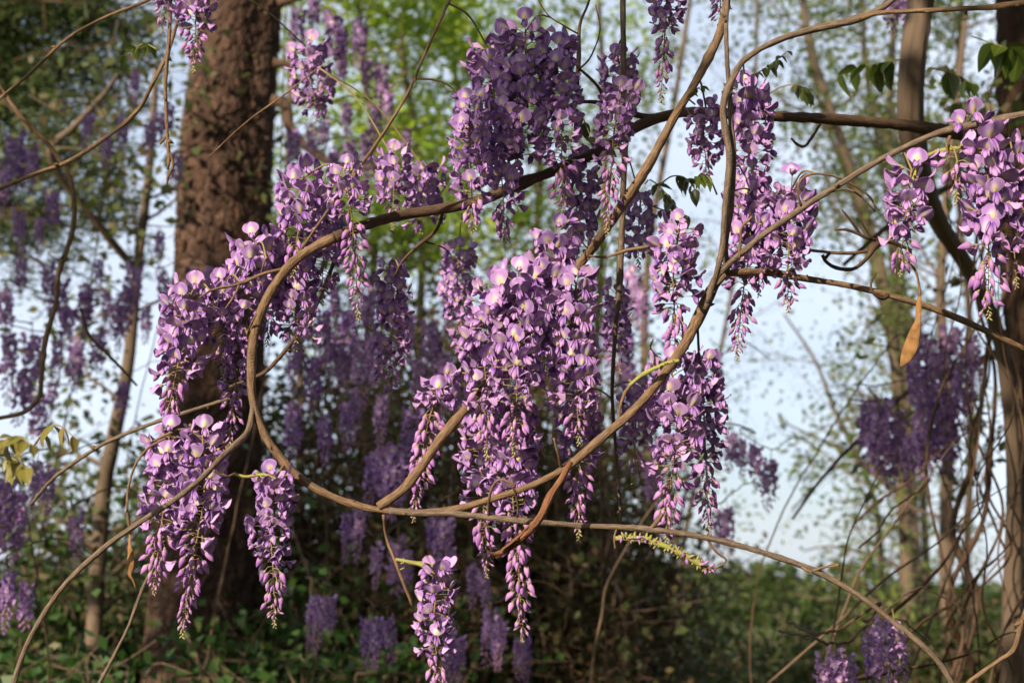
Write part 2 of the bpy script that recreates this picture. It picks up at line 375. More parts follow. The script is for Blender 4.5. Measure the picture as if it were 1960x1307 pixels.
def tree(name, label, path, bark, leafm, nb, blen, nleaf, lsize, jit, group=None, level=1, upb=.25, tmin=.2, cat='tree', extra=(), wid=.3):
    """path: (px, py, depth, radius px)"""
    pts = np.array([list(at(x, y, d)) + [pxm(r, d)] for x, y, d, r in path])
    if pts[0, 2] > .05:                                     # the foot stands on the ground
        f = pts[0].copy(); f[2] = -.05; f[3] *= 1.15; pts = np.vstack([f, pts])
    P = catmull(pts, 40); t = thing(name, (P[0, 0], P[0, 1], 0), label, cat, group)
    b = Buf(); tube(b, P[:, :3], P[:, 3], 12, 0, .03); b.build('trunk', bark, t)
    bt = Buf(); tips = []
    grow(bt, P[:, :3], float(P[len(P) // 2, 3]), nb, blen, tips, level, upb, 1.0, tmin)
    for e in extra:
        Q = catmull(np.array([list(at(x, y, d)) + [pxm(r, d)] for x, y, d, r in e]), 24); tube(bt, Q[:, :3], Q[:, 3], 8, 0, .03)
        grow(bt, Q[:, :3], float(Q[12, 3]), max(2, nb // 4), blen * .7, tips, max(level - 1, 0), upb, 1.0, .2)
    setp(bt.build('twigs', bark, t), kind='stuff')
    if nleaf and tips:
        b = Buf(); per = max(1, nleaf // len(tips))
        for Q in tips:
            i = nr.integers(2, len(Q), per); leaves(b, Q[i] + nr.normal(size=(per, 3)) * jit, lsize, 0, wid)
        setp(b.build('crown', leafm, t), kind='stuff')
    return t

# evergreen at the left edge
def evergreen():
    t = thing('evergreen_tree', (-4.6, 10.5, 0), 'dark evergreen with drooping boughs filling the sky left of the pine trunk', 'tree')
    b = Buf(); tube(b, catmull([(-4.6, 10.5, -.05), (-4.5, 10.5, 3), (-4.55, 10.6, 7), (-4.5, 10.5, 10)], 30), np.linspace(.24, .08, 30), 14, 0, .03); b.build('trunk', M['brownbark'], t)
    bt = Buf(); bl = Buf()
    for k in range(96):
        d = rnd.uniform(8.6, 12.2); x = rnd.uniform(-260, 350); y = rnd.triangular(-330, 600, 60)
        if y > 230 and rnd.random() < .3: continue
        e = at(x, y, d); s = np.array([-4.55, 10.5, e[2] + rnd.uniform(-.2, .5)]); mid = (s + e) / 2 + [0, 0, rnd.uniform(0, .25)]
        Q = catmull([s, mid, e], 16); tube(bt, Q, np.linspace(.03, .006, 16), 5)
        for j in range(5):
            c = Q[rnd.randint(8, 15)] + nr.normal(size=3) * .06; q = c + nr.normal(size=3) * .20 + [0, 0, -.10]
            tube(bt, np.array([c, (c + q) / 2, q]), [.006, .004, .002], 4)
            n = rnd.randint(70, 160); leaves(bl, c + (q - c) * nr.uniform(0, 1.2, (n, 1)) + nr.normal(size=(n, 3)) * .062, .075, 0, .10)
    setp(bt.build('twigs', M['brownbark'], t), kind='stuff'); setp(bl.build('crown', M['ever'], t), kind='stuff')
evergreen()

tree('young_tree', 'slender pale trunked young tree left of the pine, hung with purple clusters',
     [(190, 1030, 6.8, 15), (215, 850, 6.8, 14), (245, 700, 6.8, 12), (262, 520, 6.8, 10), (285, 330, 6.8, 8), (300, 120, 6.8, 5)], M['pale'], M['olive'], 16, .9, 2600, .055, .09,
     extra=[[(262, 520, 6.8, 8), (180, 420, 6.6, 8), (95, 300, 6.4, 8), (140, 245, 6.4, 7), (200, 180, 6.3, 5), (240, 120, 6.2, 3)]])
g4 = 'spring green trees behind the pine'
for i, (px, d, lab, sc) in enumerate([(575, 15, 'bright spring green tree showing just right of the pine trunk', .8), (700, 13, 'bright spring green tree behind the dark limb of the pine', 1.15), (800, 14, 'pale trunked spring green tree behind the thin diagonal vine', 1.2), (880, 16, 'spring green tree behind the left edge of the tall shaded flower cluster', 1.2),
                               (1010, 17, 'spring green tree mostly hidden behind the tall shaded flower clusters', .8), (1140, 17, 'spring green tree behind the straight upright vine', .8)]):
    tree('spring_tree', lab, [(px - 10, 1120, d, 9), (px, 700, d, 8), (px + rnd.uniform(-25, 25), 350, d, 7), (px + rnd.uniform(-40, 40), 50, d, 5), (px + rnd.uniform(-40, 40), -250, d, 3)],
         M['pale'], M['spring'], 24, 1.25, int(5400 * sc), .078, .15, g4, 1, .35, .45)
for i, (pth, lab, nl, nb) in enumerate([
    ([(1735, 1090, 12, 14), (1726, 880, 12, 13), (1714, 690, 12, 12), (1690, 530, 12, 11), (1640, 360, 12, 10), (1590, 210, 12, 9), (1550, 80, 12, 7), (1520, -120, 12, 5)], 'leaning pale trunked tree behind the hanging brown pod', 4200, 22),
    ([(1750, 1090, 13, 14), (1735, 800, 13, 13), (1722, 600, 13, 12), (1708, 460, 13, 10), (1700, 250, 13, 8), (1720, -80, 13, 5)], 'upright pale trunked tree behind the hanging brown pod', 3400, 20),
    ([(1810, 1100, 11, 13), (1815, 800, 11, 12), (1800, 560, 11, 10), (1820, 300, 11, 8), (1850, 20, 11, 5)], 'pale tree half hidden by the vines hanging beside the right hand trunk', 3600, 18),
    ([(1300, 1120, 15, 5), (1345, 850, 15, 5), (1400, 560, 15, 4), (1440, 300, 15, 4), (1450, -60, 15, 3)], 'thin leafy sapling seen against open sky between the flower clusters and pale trunks', 1500, 22),
    ([(1690, 1120, 14, 6), (1672, 950, 14, 5), (1600, 790, 14, 4), (1560, 690, 14, 3), (1500, 600, 14, 2)], 'thin sapling with grey green leaves in front of the open sky', 1500, 20),
    ([(1250, 1120, 14, 9), (1235, 800, 14, 8), (1240, 500, 14, 7), (1290, 200, 14, 5), (1330, -60, 14, 4)], 'slim tree behind the diagonal stem and the upright vine', 3400, 22)]):
    tree('slim_tree', lab, pth, M['pale'], M['paleolive'], nb, 1.25, int(nl * .62), .058, .10, 'slim trees against the pale sky', 1, .3, .15)

for pth, d, lab in [([(1748, 1125), (1722, 760), (1650, 430), (1570, 200), (1530, -20), (1510, -250)], 16, 'fresh green tree filling the gap above the arching branch'), ([(1775, 1125), (1750, 700), (1700, 380), (1660, 150), (1650, -50), (1640, -250)], 15, 'fresh green tree behind the bend of the thick dark branch'), ([(1850, 1125), (1860, 700), (1830, 300), (1840, 0), (1845, -250)], 16, 'fresh green tree behind the winding right hand stem')]:
    tree('spring_tree', lab, [(x, y, d, 8 - 1.1 * i) for i, (x, y) in enumerate(pth)], M['pale'], M['paleolive'], 24, 1.2, 3600, .07, .14, g4, 1, .3, .58)
# distant wood along the horizon
def woodland():
    b = Buf(); 
    for k in range(420):
        d = rnd.uniform(95, 150); x = rnd.uniform(-70, 75); h = rnd.uniform(1.5, 4.2) + 1.2 * math.sin(x * .11) 
        n = 130; c = np.array([x, d, 0]); u = nr.normal(size=(n, 3)); u /= np.linalg.norm(u, axis=1)[:, None]
        r = np.array([2.4, 2.4, max(h, 1) * .62]); P = c + [0, 0, max(h, 1) * .45] + u * r * nr.uniform(.55, 1.05, (n, 1)); P[:, 2] = np.abs(P[:, 2])
        leaves(b, P, .75, 0, .42)
    setp(b.build('woodland', M['hedge']), 'low line of green woodland along the horizon', 'woodland', kind='stuff')
woodland()

def bush(name, label, px, ytop, d, wpx, leafm, barkm, nst, nleaf, lsize, group, jit=.05, lean=.5, dry=None, ndry=0, curl=.25):
    base = at(px, 1307, d); base[2] = 0; topz = at(px, ytop, d)[2]; hw = pxm(wpx, d) / 2
    t = thing(name, base, label, 'bush', group); bt = Buf(); bl = Buf(); pts = []
    for k in range(nst):
        a = rnd.uniform(0, 6.283); r = rnd.uniform(.1, 1) ** .6; h = topz * rnd.uniform(.6, 1.06) * (1 - .25 * r * r)
        e = base + np.array([math.cos(a) * r * hw, math.sin(a) * r * hw * .7, h]); p = base + np.array([math.cos(a) * r * .15 * hw, math.sin(a) * r * .15 * hw, -.03])
        m1 = p + (e - p) * .4 + nr.normal(size=3) * curl * .35 * hw + [0, 0, h * .12]; m2 = p + (e - p) * .75 + nr.normal(size=3) * curl * .45 * hw
        Q = catmull([p, m1, m2, e], 22); tube(bt, Q, np.linspace(.012, .0025, 22) * rnd.uniform(.7, 1.5), 5)
        for j in range(6):
            s = Q[rnd.randint(7, 21)]; v = nr.normal(size=3) * [1, 1, .6] + [0, 0, .15]; v /= np.linalg.norm(v); L = rnd.uniform(.15, .5)
            W = catmull([s, s + v * L * .5 + nr.normal(size=3) * .06, s + v * L + nr.normal(size=3) * .10], 8); tube(bt, W, np.linspace(.0045, .0018, 8), 4); pts.append(W)
        pts.append(Q[9:])
    setp(bt.build('twigs', barkm, t), kind='stuff')
    def scatter(n):
        per = max(1, n // len(pts)); return np.vstack([Q[nr.integers(0, len(Q), per)] + nr.normal(size=(per, 3)) * jit for Q in pts])
    if nleaf: leaves(bl, scatter(nleaf), lsize, 0, .32)
    if ndry: leaves(bl, scatter(ndry), lsize * .9, 1, .3)
    if nleaf or ndry: setp(bl.build('foliage', [leafm, dry or leafm], t), kind='stuff')
    return t
gt = 'vine tangled thicket in the middle distance'
for px, yt, d, lab in [(570, 520, 6.9, 'brown twiggy thicket close to the right side of the pine trunk'), (690, 440, 7.3, 'brown twiggy thicket behind the open inside of the vine loop'), (800, 480, 6.4, 'brown twiggy thicket behind the rising stem that forks from the loop'), (930, 430, 7.6, 'dark twiggy thicket behind the longest hanging flower cluster'),
                       (1060, 470, 6.8, 'dark twiggy thicket behind the flaking red twig'), (1180, 560, 7.8, 'dark twiggy thicket behind the lower end of the upright vine')]:
    bush('thicket', lab, px, yt, d, 330, M['olive'], M['twig'], 72, 3000, .05, gt, .06, .5, M['dry'], 5200, .5)
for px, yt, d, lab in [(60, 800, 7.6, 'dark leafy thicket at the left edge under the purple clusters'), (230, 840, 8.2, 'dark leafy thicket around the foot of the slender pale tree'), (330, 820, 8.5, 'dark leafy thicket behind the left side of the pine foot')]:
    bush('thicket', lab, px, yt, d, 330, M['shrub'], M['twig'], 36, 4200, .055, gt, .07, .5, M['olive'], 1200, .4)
gb = 'green bushes along the bottom'
for px, yt, d, wp, lm, lab in [(20, 1165, 4.6, 330, 'shrub', 'low dark green bush in front of the left edge thicket'), (190, 1235, 4.9, 280, 'shrub', 'low dark green bush behind the lower end of the left diagonal vine'), (420, 1265, 5.4, 240, 'shrub', 'dark green bush growing against the pine foot'), (545, 1060, 6.2, 200, 'shrub', 'ivy green bush climbing the right side of the pine foot'),
                               (620, 1130, 5.6, 300, 'shrub', 'dark green bush behind the low round purple cluster'), (770, 1080, 6.2, 330, 'shrub', 'dark green bush behind the bottom hanging flower cluster'), (930, 1170, 6.6, 320, 'hedge', 'olive bush below the longest hanging flower cluster'),
                               (1090, 1170, 8.5, 340, 'hedge', 'olive bush below the broken red twig'), (1240, 1150, 9.5, 330, 'hedge', 'olive bush below the green budding stalk'), (1400, 1150, 11, 360, 'hedge', 'sunlit green bush below the arching low vine and open sky'), (1560, 1140, 13, 360, 'hedge', 'sunlit green bush behind the outer end of the arching low vine'),
                               (1700, 1130, 12, 360, 'hedge', 'green bush behind the low right hand purple cluster'), (1860, 1120, 11, 380, 'hedge', 'green bush behind the foot of the right hand trunk')]:
    bush('green_bush', lab, px, yt, d, wp * 1.15, M[lm], M['twig'], 26, 3800 if d < 7 else 4600, .055 if d < 7 else .07, gb, .07 if d < 7 else .11, .5, M['olive'], 500, .3)

# ------------------------------------------------------------------ flower meshes (metres; +X away from the stalk, +Z up)
def banner_mesh(name, W, L, tilt, fold, curl, seed):
    r = np.random.default_rng(seed); nu, nv = 11, 9; b = Buf()
    u = np.linspace(-1, 1, nu); v = np.linspace(0, 1, nv); Ug, Vg = np.meshgrid(u, v)
    Vg = np.sin(Vg * np.pi / 2) ** 1.15
    hw = W * np.maximum(np.sqrt(np.clip(1 - ((Vg - .54) / .475) ** 2, 0, 1)), .24 * (Vg < .3))
    y = Ug * hw; s = L * (Vg - .10 * (1 - np.abs(Ug)) ** 2 * (Vg > .97) + .05 * np.cos(Ug * 3) * Vg)
    h = fold * np.abs(y) ** 1.8 / W ** .8 - curl * (s / L) ** 2 * L + .0012 * np.exp(-(Ug * 5) ** 2)
    wav = r.normal(size=3); h = h + .0011 * Vg * (np.sin(Ug * 4 + wav[0]) + .6 * np.sin(Ug * 7 + wav[1]))
    a = np.array([math.sin(tilt), 0, math.cos(tilt)]); n = np.array([math.cos(tilt), 0, -math.sin(tilt)]); Y = np.array([0, 1., 0])
    P = s[..., None] * a + y[..., None] * Y + h[..., None] * n
    F = grid_faces(nu, nv); uvp = np.stack([(y / W).ravel(), Vg.ravel()], -1)
    b.add(P, F, uvp[F]); uvb = uvp + [0, 2.0]
    b.add(P - .00035 * n, F[:, ::-1], uvb[F[:, ::-1]])
    return b.mesh(name, M['banner'])
def pod_shape(buf, L, wy, wz, direc, mi=0, start=(0, 0, 0), bend=0.0, nu=9, nv=9, blunt=.75, groove=0.0):
    d = np.array(direc, float); d /= np.linalg.norm(d); Y = np.array([0, 1., 0]); n = np.cross(d, Y)
    v = np.linspace(0.0, 1, nv); a = np.linspace(0, 2 * np.pi, nu, endpoint=False)
    prof = np.sin(np.pi * np.clip(v, .004, .996) ** blunt) ** .7
    A, Vg = np.meshgrid(a, v); pr = np.meshgrid(a, prof)[1]
    gy = 1 - groove * np.exp(-((np.cos(A) - 0) ** 2) * 9)
    P = np.array(start) + (Vg * L)[..., None] * d + (wy * pr * np.cos(A))[..., None] * Y + ((wz * pr * np.sin(A) * gy) + bend * L * (Vg ** 2))[..., None] * n
    F = grid_faces(nu, nv, True); uvp = np.stack([A.ravel() / 6.283, Vg.ravel()], -1)
    buf.add(P, F, uvp[F], mi)
def keel_mesh(name, L, wy, wz, direc):
    b = Buf(); d = np.array(direc, float)
    pod_shape(b, L, wy, wz, d, 0, (0, 0, 0), -.12, 10, 9, .8, .35)
    for s in (-1, 1):
        pod_shape(b, L * .9, wy * .38, wz * .95, d + np.array([0, .26 * s, 0]), 0, (.0005, wy * .30 * s, .0012), -.08, 8, 8, .72)
    return b.mesh(name, M['keel'])
def calyx_mesh(name, Lp, sag):
    b = Buf(); P = catmull([(0, 0, 0), (Lp * .5, 0, sag * .9), (Lp, 0, sag)], 7); tube(b, P, np.linspace(.0008, .0006, 7), 5)
    v = [(-.001, .0008), (.001, .0022), (.0035, .0030), (.0055, .0029)]
    tube(b, [(Lp + x, 0, sag) for x, _ in v], [r for _, r in v], 7, 0, 0, 1, False)
    return b.mesh(name, M['calyx'])
def bud_mesh(name, Lp, direc, L, wy, wz, bend):
    b = Buf(); d = np.array(direc, float); d /= np.linalg.norm(d); e = np.array([Lp * .9, 0, -Lp * .28])
    P = catmull([(0, 0, 0), (Lp * .55, 0, .0005), tuple(e)], 7); tube(b, P, np.linspace(.0008, .0006, 7), 5, 0)
    tube(b, [e - d * .0008, e + d * .0012, e + d * .0038, e + d * .0052], [.0009, wy * .62, wy * .78, wy * .62], 7, 0, 0, 1, False)
    pod_shape(b, L, wy, wz, d, 1, tuple(e + d * .002), bend, 9, 9, .62)
    return b.mesh(name, [M['calyx'], M['bud']])
SAG = .002
OPEN_B = [banner_mesh('banner_petal', .0140, .0225, rad(t), f, c, i) for i, (t, f, c) in enumerate([(30, -.18, .10), (45, .15, .14), (22, -.30, .08), (55, .25, .10), (38, -.05, .22), (66, .35, .06), (50, -.15, .16)])]
HALF_B = [banner_mesh('banner_petal', .0110, .0190, rad(t), f, c, 20 + i) for i, (t, f, c) in enumerate([(78, .85, .05), (92, 1.05, .02), (66, .65, .10)])]
KEEL = [keel_mesh('keel_petal', L, .0043, .0047, d) for L, d in [(.0165, (.55, 0, -.83)), (.0155, (.72, 0, -.69)), (.0170, (.40, .1, -.9))]]
CAL = {Lp: calyx_mesh('flower', Lp, SAG) for Lp in (.010, .015, .020, .026, .033)}
BUDS = [bud_mesh('bud', Lp, d, L, wy, wz, bd) for Lp, d, L, wy, wz, bd in [(.015, (.62, 0, -.78), .0185, .0036, .0050, -.10), (.013, (.5, 0, -.87), .0172, .0033, .0045, -.16), (.017, (.78, 0, -.62), .0160, .0031, .0042, -.12), (.011, (.45, .1, -.9), .0155, .0033, .0038, .08)]]
SMALLB = [bud_mesh('bud', Lp, d, L, wy, wz, .0) for Lp, d, L, wy, wz in [(.009, (.6, 0, -.8), .0095, .0022, .0026), (.007, (.45, 0, -.9), .0085, .0020, .0024), (.010, (.8, 0, -.5), .0080, .0020, .0022)]]
def tip_mesh():
    b = Buf()
    for k in range(10):
        a = k * 2.4; z = -.0018 * k; r = .0028 * (1 - k / 22)
        d = np.array([math.cos(a), math.sin(a), -.9]); P0 = np.array([0, 0, z]); L = .0052 * (1 - k / 34)
        tube(b, [P0, P0 + d * L * .4, P0 + d * L * .8, P0 + d * L], [.0006, .0011, .0010, .0003], 5)
    return b.mesh('bud_tip', M['tipbud'])
TIP = tip_mesh()

# ------------------------------------------------------------------ foreground vines
VPTS = []
def vine_path(pts, n=None, wob=.0012):
    """pts: (px, py, depth, width px)"""
    P = np.array([list(at(x, y, d)) + [pxm(wd, d) / 2] for x, y, d, wd in pts])
    L = np.linalg.norm(np.diff(P[:, :3], axis=0), axis=1).sum(); n = n or max(14, int(L / .008))
    Q = catmull(P, n); Q[:, :3] += np.cumsum(nr.normal(size=(n, 3)), axis=0) * wob * .12 * np.sin(np.linspace(0, np.pi, n))[:, None]
    k = np.arange(n); Q[:, 3] *= 1 + .05 * np.sin(k * .23 + rnd.uniform(0, 6)) + .04 * nr.normal(size=n)
    nd = np.zeros(n)
    for j in range(max(1, int(L / .12))):                      # leaf scars: swollen nodes
        c = rnd.randint(2, n - 2); nd = np.maximum(nd, rnd.uniform(.06, .2) * np.exp(-((k - c) / 1.5) ** 2))
    Q[:, 3] *= (1 + nd) * .82
    return Q
def fv(b, pts, sides=10, rough=.055, fg=True, wob=.0012):
    Q = vine_path(pts, wob=wob); tube(b, Q[:, :3], Q[:, 3], sides, 0, rough)
    if fg: VPTS.append(Q[:, :3])
    return Q
def lin(pts, d0, d1, w0, w1):
    n = len(pts); return [(x, y, d0 + (d1 - d0) * i / (n - 1), w0 + (w1 - w0) * i / (n - 1)) for i, (x, y) in enumerate(pts)]
def budscale(Q, parent, m, n, size=.006):
    for j in range(n):
        i = rnd.randint(3, len(Q) - 3); T = Vector(Q[i + 1, :3] - Q[i, :3]).normalized(); v = Vector(nr.normal(size=3)); v = (v - T * v.dot(T)).normalized() + T * .6
        p = Vector(Q[i, :3]) + v.normalized() * Q[i, 3] * .8 - parent.location
        o = inst('bud', NODEBUD[m], parent, p, v.to_track_quat('Z', 'Y').to_euler(), size / .006 * rnd.uniform(.7, 1.4))
def nodebud_mesh(m):
    b = Buf(); tube(b, [(0, 0, -.001), (0, 0, .0015), (.0004, 0, .0035), (.0008, 0, .006)], [.0026, .0024, .0016, .0003], 7); return b.mesh('bud', m)
NODEBUD = {k: nodebud_mesh(M[k]) for k in ('tan', 'grey', 'dark')}

org = at(725, 972, 2.0)
MV = thing('wisteria_vine', org, 'thick smooth wisteria vine that curls in a wide open loop and forks', 'vine')
MAIN = [
 ('stem', 'tan', lin([(640, 455), (600, 475), (555, 507), (520, 556), (496, 607), (484, 655), (481, 710), (484, 760), (496, 806), (515, 846), (546, 887), (592, 927), (642, 953), (690, 969), (730, 976), (800, 982), (860, 976), (905, 966)], 1.96, 1.96, 24, 15)),
 ('branch', 'grey', [(745, 977, 1.96, 18), (800, 982, 1.96, 17), (850, 982, 1.955, 16), (900, 986, 1.95, 15), (1000, 997, 1.94, 15), (1100, 1005, 1.95, 14), (1200, 1011, 1.94, 14), (1300, 1021, 1.93, 13), (1400, 1041, 1.93, 14), (1500, 1071, 1.93, 14), (1570, 1097, 1.93, 13), (1640, 1136, 1.92, 12), (1710, 1190, 1.91, 13), (1770, 1238, 1.90, 13), (1810, 1285, 1.9, 14), (1835, 1340, 1.9, 14)]),
 ('branch', 'tan', [(800, 980, 1.96, 12), (860, 976, 1.96, 15), (900, 967, 1.95, 16), (980, 941, 1.94, 16), (1040, 916, 1.94, 17), (1090, 886, 1.94, 18), (1150, 836, 1.94, 19), (1215, 780, 1.95, 20), (1262, 724, 1.96, 21), (1300, 672, 1.97, 23), (1330, 618, 2.0, 27), (1350, 578, 2.0, 28), (1368, 545, 2.0, 23), (1392, 521, 2.0, 20)]),
 ('branch', 'tan', [(725, 970, 1.96, 22), (780, 928, 1.96, 22), (835, 853, 1.96, 21), (872, 806, 1.97, 20), (908, 763, 1.99, 20), (1000, 650, 2.06, 20), (1095, 528, 2.06, 21), (1140, 468, 2.04, 22), (1190, 398, 2.02, 22), (1240, 320, 2.0, 22), (1290, 226, 1.99, 20), (1330, 160, 1.99, 19), (1375, 70, 2.0, 19), (1393, -10, 2.0, 19), (1400, -80, 2.0, 20)]),
 ('branch', 'dark', [(1960, 275, 2.5, 34), (1850, 258, 2.44, 30), (1730, 240, 2.38, 27), (1600, 229, 2.32, 26), (1480, 222, 2.27, 24), (1350, 216, 2.23, 24), (1290, 219, 2.21, 24), (1225, 240, 2.19, 24), (1150, 287, 2.17, 25), (1075, 322, 2.15, 26), (997, 351, 2.12, 26), (930, 380, 2.10, 25), (860, 398, 2.08, 24), (770, 412, 2.05, 24), (700, 430, 2.0, 23), (640, 455, 1.96, 23)]),
 ('branch', 'dark', [(1280, 219, 2.21, 16), (1235, 224, 2.2, 14), (1170, 202, 2.16, 13), (1120, 195, 2.12, 9), (1085, 205, 2.1, 6)]),
 ('branch', 'tan', [(1388, 523, 2.0, 18), (1430, 521, 2.01, 17), (1480, 523, 2.03, 15), (1540, 534, 2.05, 14), (1620, 547, 2.06, 14), (1700, 566, 2.06, 14), (1800, 597, 2.07, 16), (1870, 626, 2.08, 16), (1960, 668, 2.1, 14), (2040, 705, 2.12, 14)]),
 ('branch', 'grey', [(1352, 580, 1.985, 15), (1368, 535, 1.98, 14), (1392, 508, 1.97, 14), (1430, 476, 1.95, 14), (1470, 444, 1.94, 14), (1540, 396, 1.92, 15), (1600, 358, 1.91, 15), (1690, 305, 1.89, 15), (1800, 256, 1.87, 16), (1880, 237, 1.86, 16), (1960, 219, 1.85, 15), (2040, 200, 1.84, 15)]),
 ('branch', 'grey', [(1350, 592, 1.985, 11), (1365, 545, 1.98, 11), (1376, 505, 1.97, 12), (1383, 470, 1.97, 15), (1388, 400, 1.96, 15), (1397, 310, 1.955, 15), (1387, 240, 1.955, 15), (1386, 200, 1.955, 15), (1397, 165, 1.96, 15), (1424, 118, 1.97, 15), (1475, 85, 1.98, 15), (1540, 62, 1.99, 16), (1640, 38, 2.0, 17), (1700, 8, 2.01, 15), (1740, -40, 2.02, 14)]),
 ('branch', 'tan', [(1640, 38, 2.0, 10), (1690, 25, 1.99, 10), (1800, 20, 1.97, 11), (1900, 14, 1.96, 13), (1990, 0, 1.95, 13)]),
 ('branch', 'grey', [(1391, 522, 1.995, 12), (1388, 470, 1.985, 13), (1398, 400, 1.975, 13), (1404, 300, 1.965, 13), (1399, 230, 1.97, 12), (1395, 160, 1.98, 11), (1390, 60, 1.98, 11), (1396, -70, 1.98, 11)]),
 ('branch', 'grey', [(484, 780, 1.96, 12), (478, 815, 1.95, 14), (465, 838, 1.93, 14), (430, 868, 1.90, 14), (395, 905, 1.86, 14), (340, 950, 1.84, 13), (270, 995, 1.83, 13), (200, 1045, 1.83, 13), (130, 1110, 1.83, 13), (80, 1180, 1.83, 12), (45, 1250, 1.83, 12), (20, 1330, 1.83, 12)]),
 ('side_twig', 'tan', [(545, 514, 1.96, 8), (500, 525, 1.95, 8), (470, 538, 1.95, 8), (440, 547, 1.94, 7), (405, 555, 1.93, 6), (382, 570, 1.92, 4)]),
 ('side_twig', 'tan', [(500, 522, 1.97, 5), (508, 498, 1.96, 4), (520, 486, 1.95, 3)]),
 ('side_twig', 'tan', [(460, 540, 1.95, 5), (448, 565, 1.93, 5), (432, 590, 1.92, 4)]),
 ('side_twig', 'tan', [(483, 632, 1.96, 6), (473, 640, 1.96, 5), (490, 603, 1.94, 4)]),
 ('side_twig', 'tan', [(734, 985, 1.96, 8), (740, 1030, 1.98, 8), (757, 1075, 1.97, 8), (770, 1110, 1.97, 7), (790, 1160, 1.97, 6)]),
 ('side_twig', 'tan', [(440, 862, 1.92, 8), (415, 838, 1.93, 8), (385, 825, 1.94, 9), (362, 812, 1.94, 7)]),
 ('side_twig', 'tan', [(378, 822, 1.94, 6), (345, 822, 1.94, 6), (305, 838, 1.94, 5), (283, 852, 1.94, 4)]),
 ('side_twig', 'tan', [(408, 900, 1.86, 6), (432, 912, 1.87, 6), (452, 905, 1.88, 4)]),
 ('side_twig', 'tan', [(1128, 490, 2.04, 6), (1160, 492, 2.03, 6), (1200, 480, 2.01, 8), (1240, 472, 1.99, 6), (1262, 462, 1.98, 5)]),
 ('side_twig', 'tan', [(1415, 495, 1.955, 7), (1417, 462, 1.95, 7), (1420, 435, 1.945, 6), (1440, 415, 1.94, 7)]),
 ('side_twig', 'tan', [(1535, 398, 1.92, 6), (1527, 370, 1.91, 6), (1532, 345, 1.91, 6), (1560, 333, 1.92, 6), (1610, 342, 1.93, 5), (1660, 372, 1.94, 5), (1678, 400, 1.94, 4)]),
 ('side_twig', 'grey', [(1575, 372, 1.915, 5), (1620, 362, 1.93, 5), (1650, 378, 1.93, 5), (1675, 405, 1.94, 4)]),
 ('side_twig', 'tan', [(935, 988, 1.945, 6), (936, 955, 1.92, 6), (946, 925, 1.90, 6), (962, 917, 1.89, 6), (982, 930, 1.89, 6), (992, 965, 1.91, 6), (990, 990, 1.92, 5)]),
 ('side_twig', 'tan', [(1075, 898, 1.94, 6), (1068, 868, 1.92, 7), (1060, 838, 1.91, 5)]),
 ('side_twig', 'tan', [(1185, 808, 1.95, 6), (1188, 772, 1.95, 7), (1205, 740, 1.96, 8), (1240, 712, 1.96, 8), (1275, 695, 1.97, 7)]),
 ('side_twig', 'tan', [(1180, 1014, 1.94, 5), (1176, 1030, 1.93, 5), (1178, 1050, 1.93, 4)]),
 ('side_twig', 'dark', [(1335, 612, 2.0, 7), (1337, 660, 2.01, 6), (1340, 700, 1.99, 5)]),
 ('side_twig', 'tan', [(1245, 1012, 1.935, 9), (1258, 998, 1.93, 9), (1268, 982, 1.93, 6)]),
 ('side_twig', 'tan', [(1555, 1092, 1.93, 8), (1582, 1084, 1.92, 6), (1606, 1081, 1.91, 8)]),
 ('side_twig', 'tan', [(1535, 1085, 1.93, 9), (1545, 1092, 1.925, 7), (1555, 1094, 1.92, 4)]),
 ('side_twig', 'tan', [(1818, 262, 1.87, 8), (1812, 278, 1.86, 7), (1815, 296, 1.86, 6)]),
 ('side_twig', 'tan', [(1352, 1030, 1.93, 5), (1370, 1055, 1.93, 5), (1390, 1072, 1.93, 5), (1365, 1090, 1.94, 4)]),
 ('side_twig', 'dark', [(850, 400, 2.08, 8), (835, 440, 2.1, 8), (800, 470, 2.12, 7), (770, 500, 2.13, 6), (755, 530, 2.14, 4)]),
 ('side_twig', 'dark', [(812, 462, 2.12, 5), (850, 475, 2.12, 4), (872, 500, 2.12, 3)]),
 ('side_twig', 'dark', [(1110, 197, 2.12, 8), (1105, 160, 2.12, 9), (1108, 110, 2.13, 11), (1110, 50, 2.14, 8), (1125, 10, 2.15, 6), (1140, -40, 2.15, 5)]),
 ('side_twig', 'dark', [(1106, 65, 2.13, 4), (1080, 50, 2.12, 4), (1050, 30, 2.12, 3), (1030, 2, 2.12, 3)]),
 ('side_twig', 'dark', [(1106, 135, 2.12, 5), (1130, 110, 2.12, 4), (1148, 60, 2.12, 3), (1140, 10, 2.12, 3)]),
 ('side_twig', 'dark', [(1106, 130, 2.12, 6), (1130, 150, 2.13, 7), (1150, 175, 2.14, 7), (1152, 195, 2.15, 6)]),
]
for nm, mt, pts in MAIN:
    b = Buf(); big = pts[len(pts) // 2][3] > 9
    Q = fv(b, pts, 12 if big else 8); o = b.build(nm, M[mt], MV)
    if big: budscale(Q, MV, mt, 4)
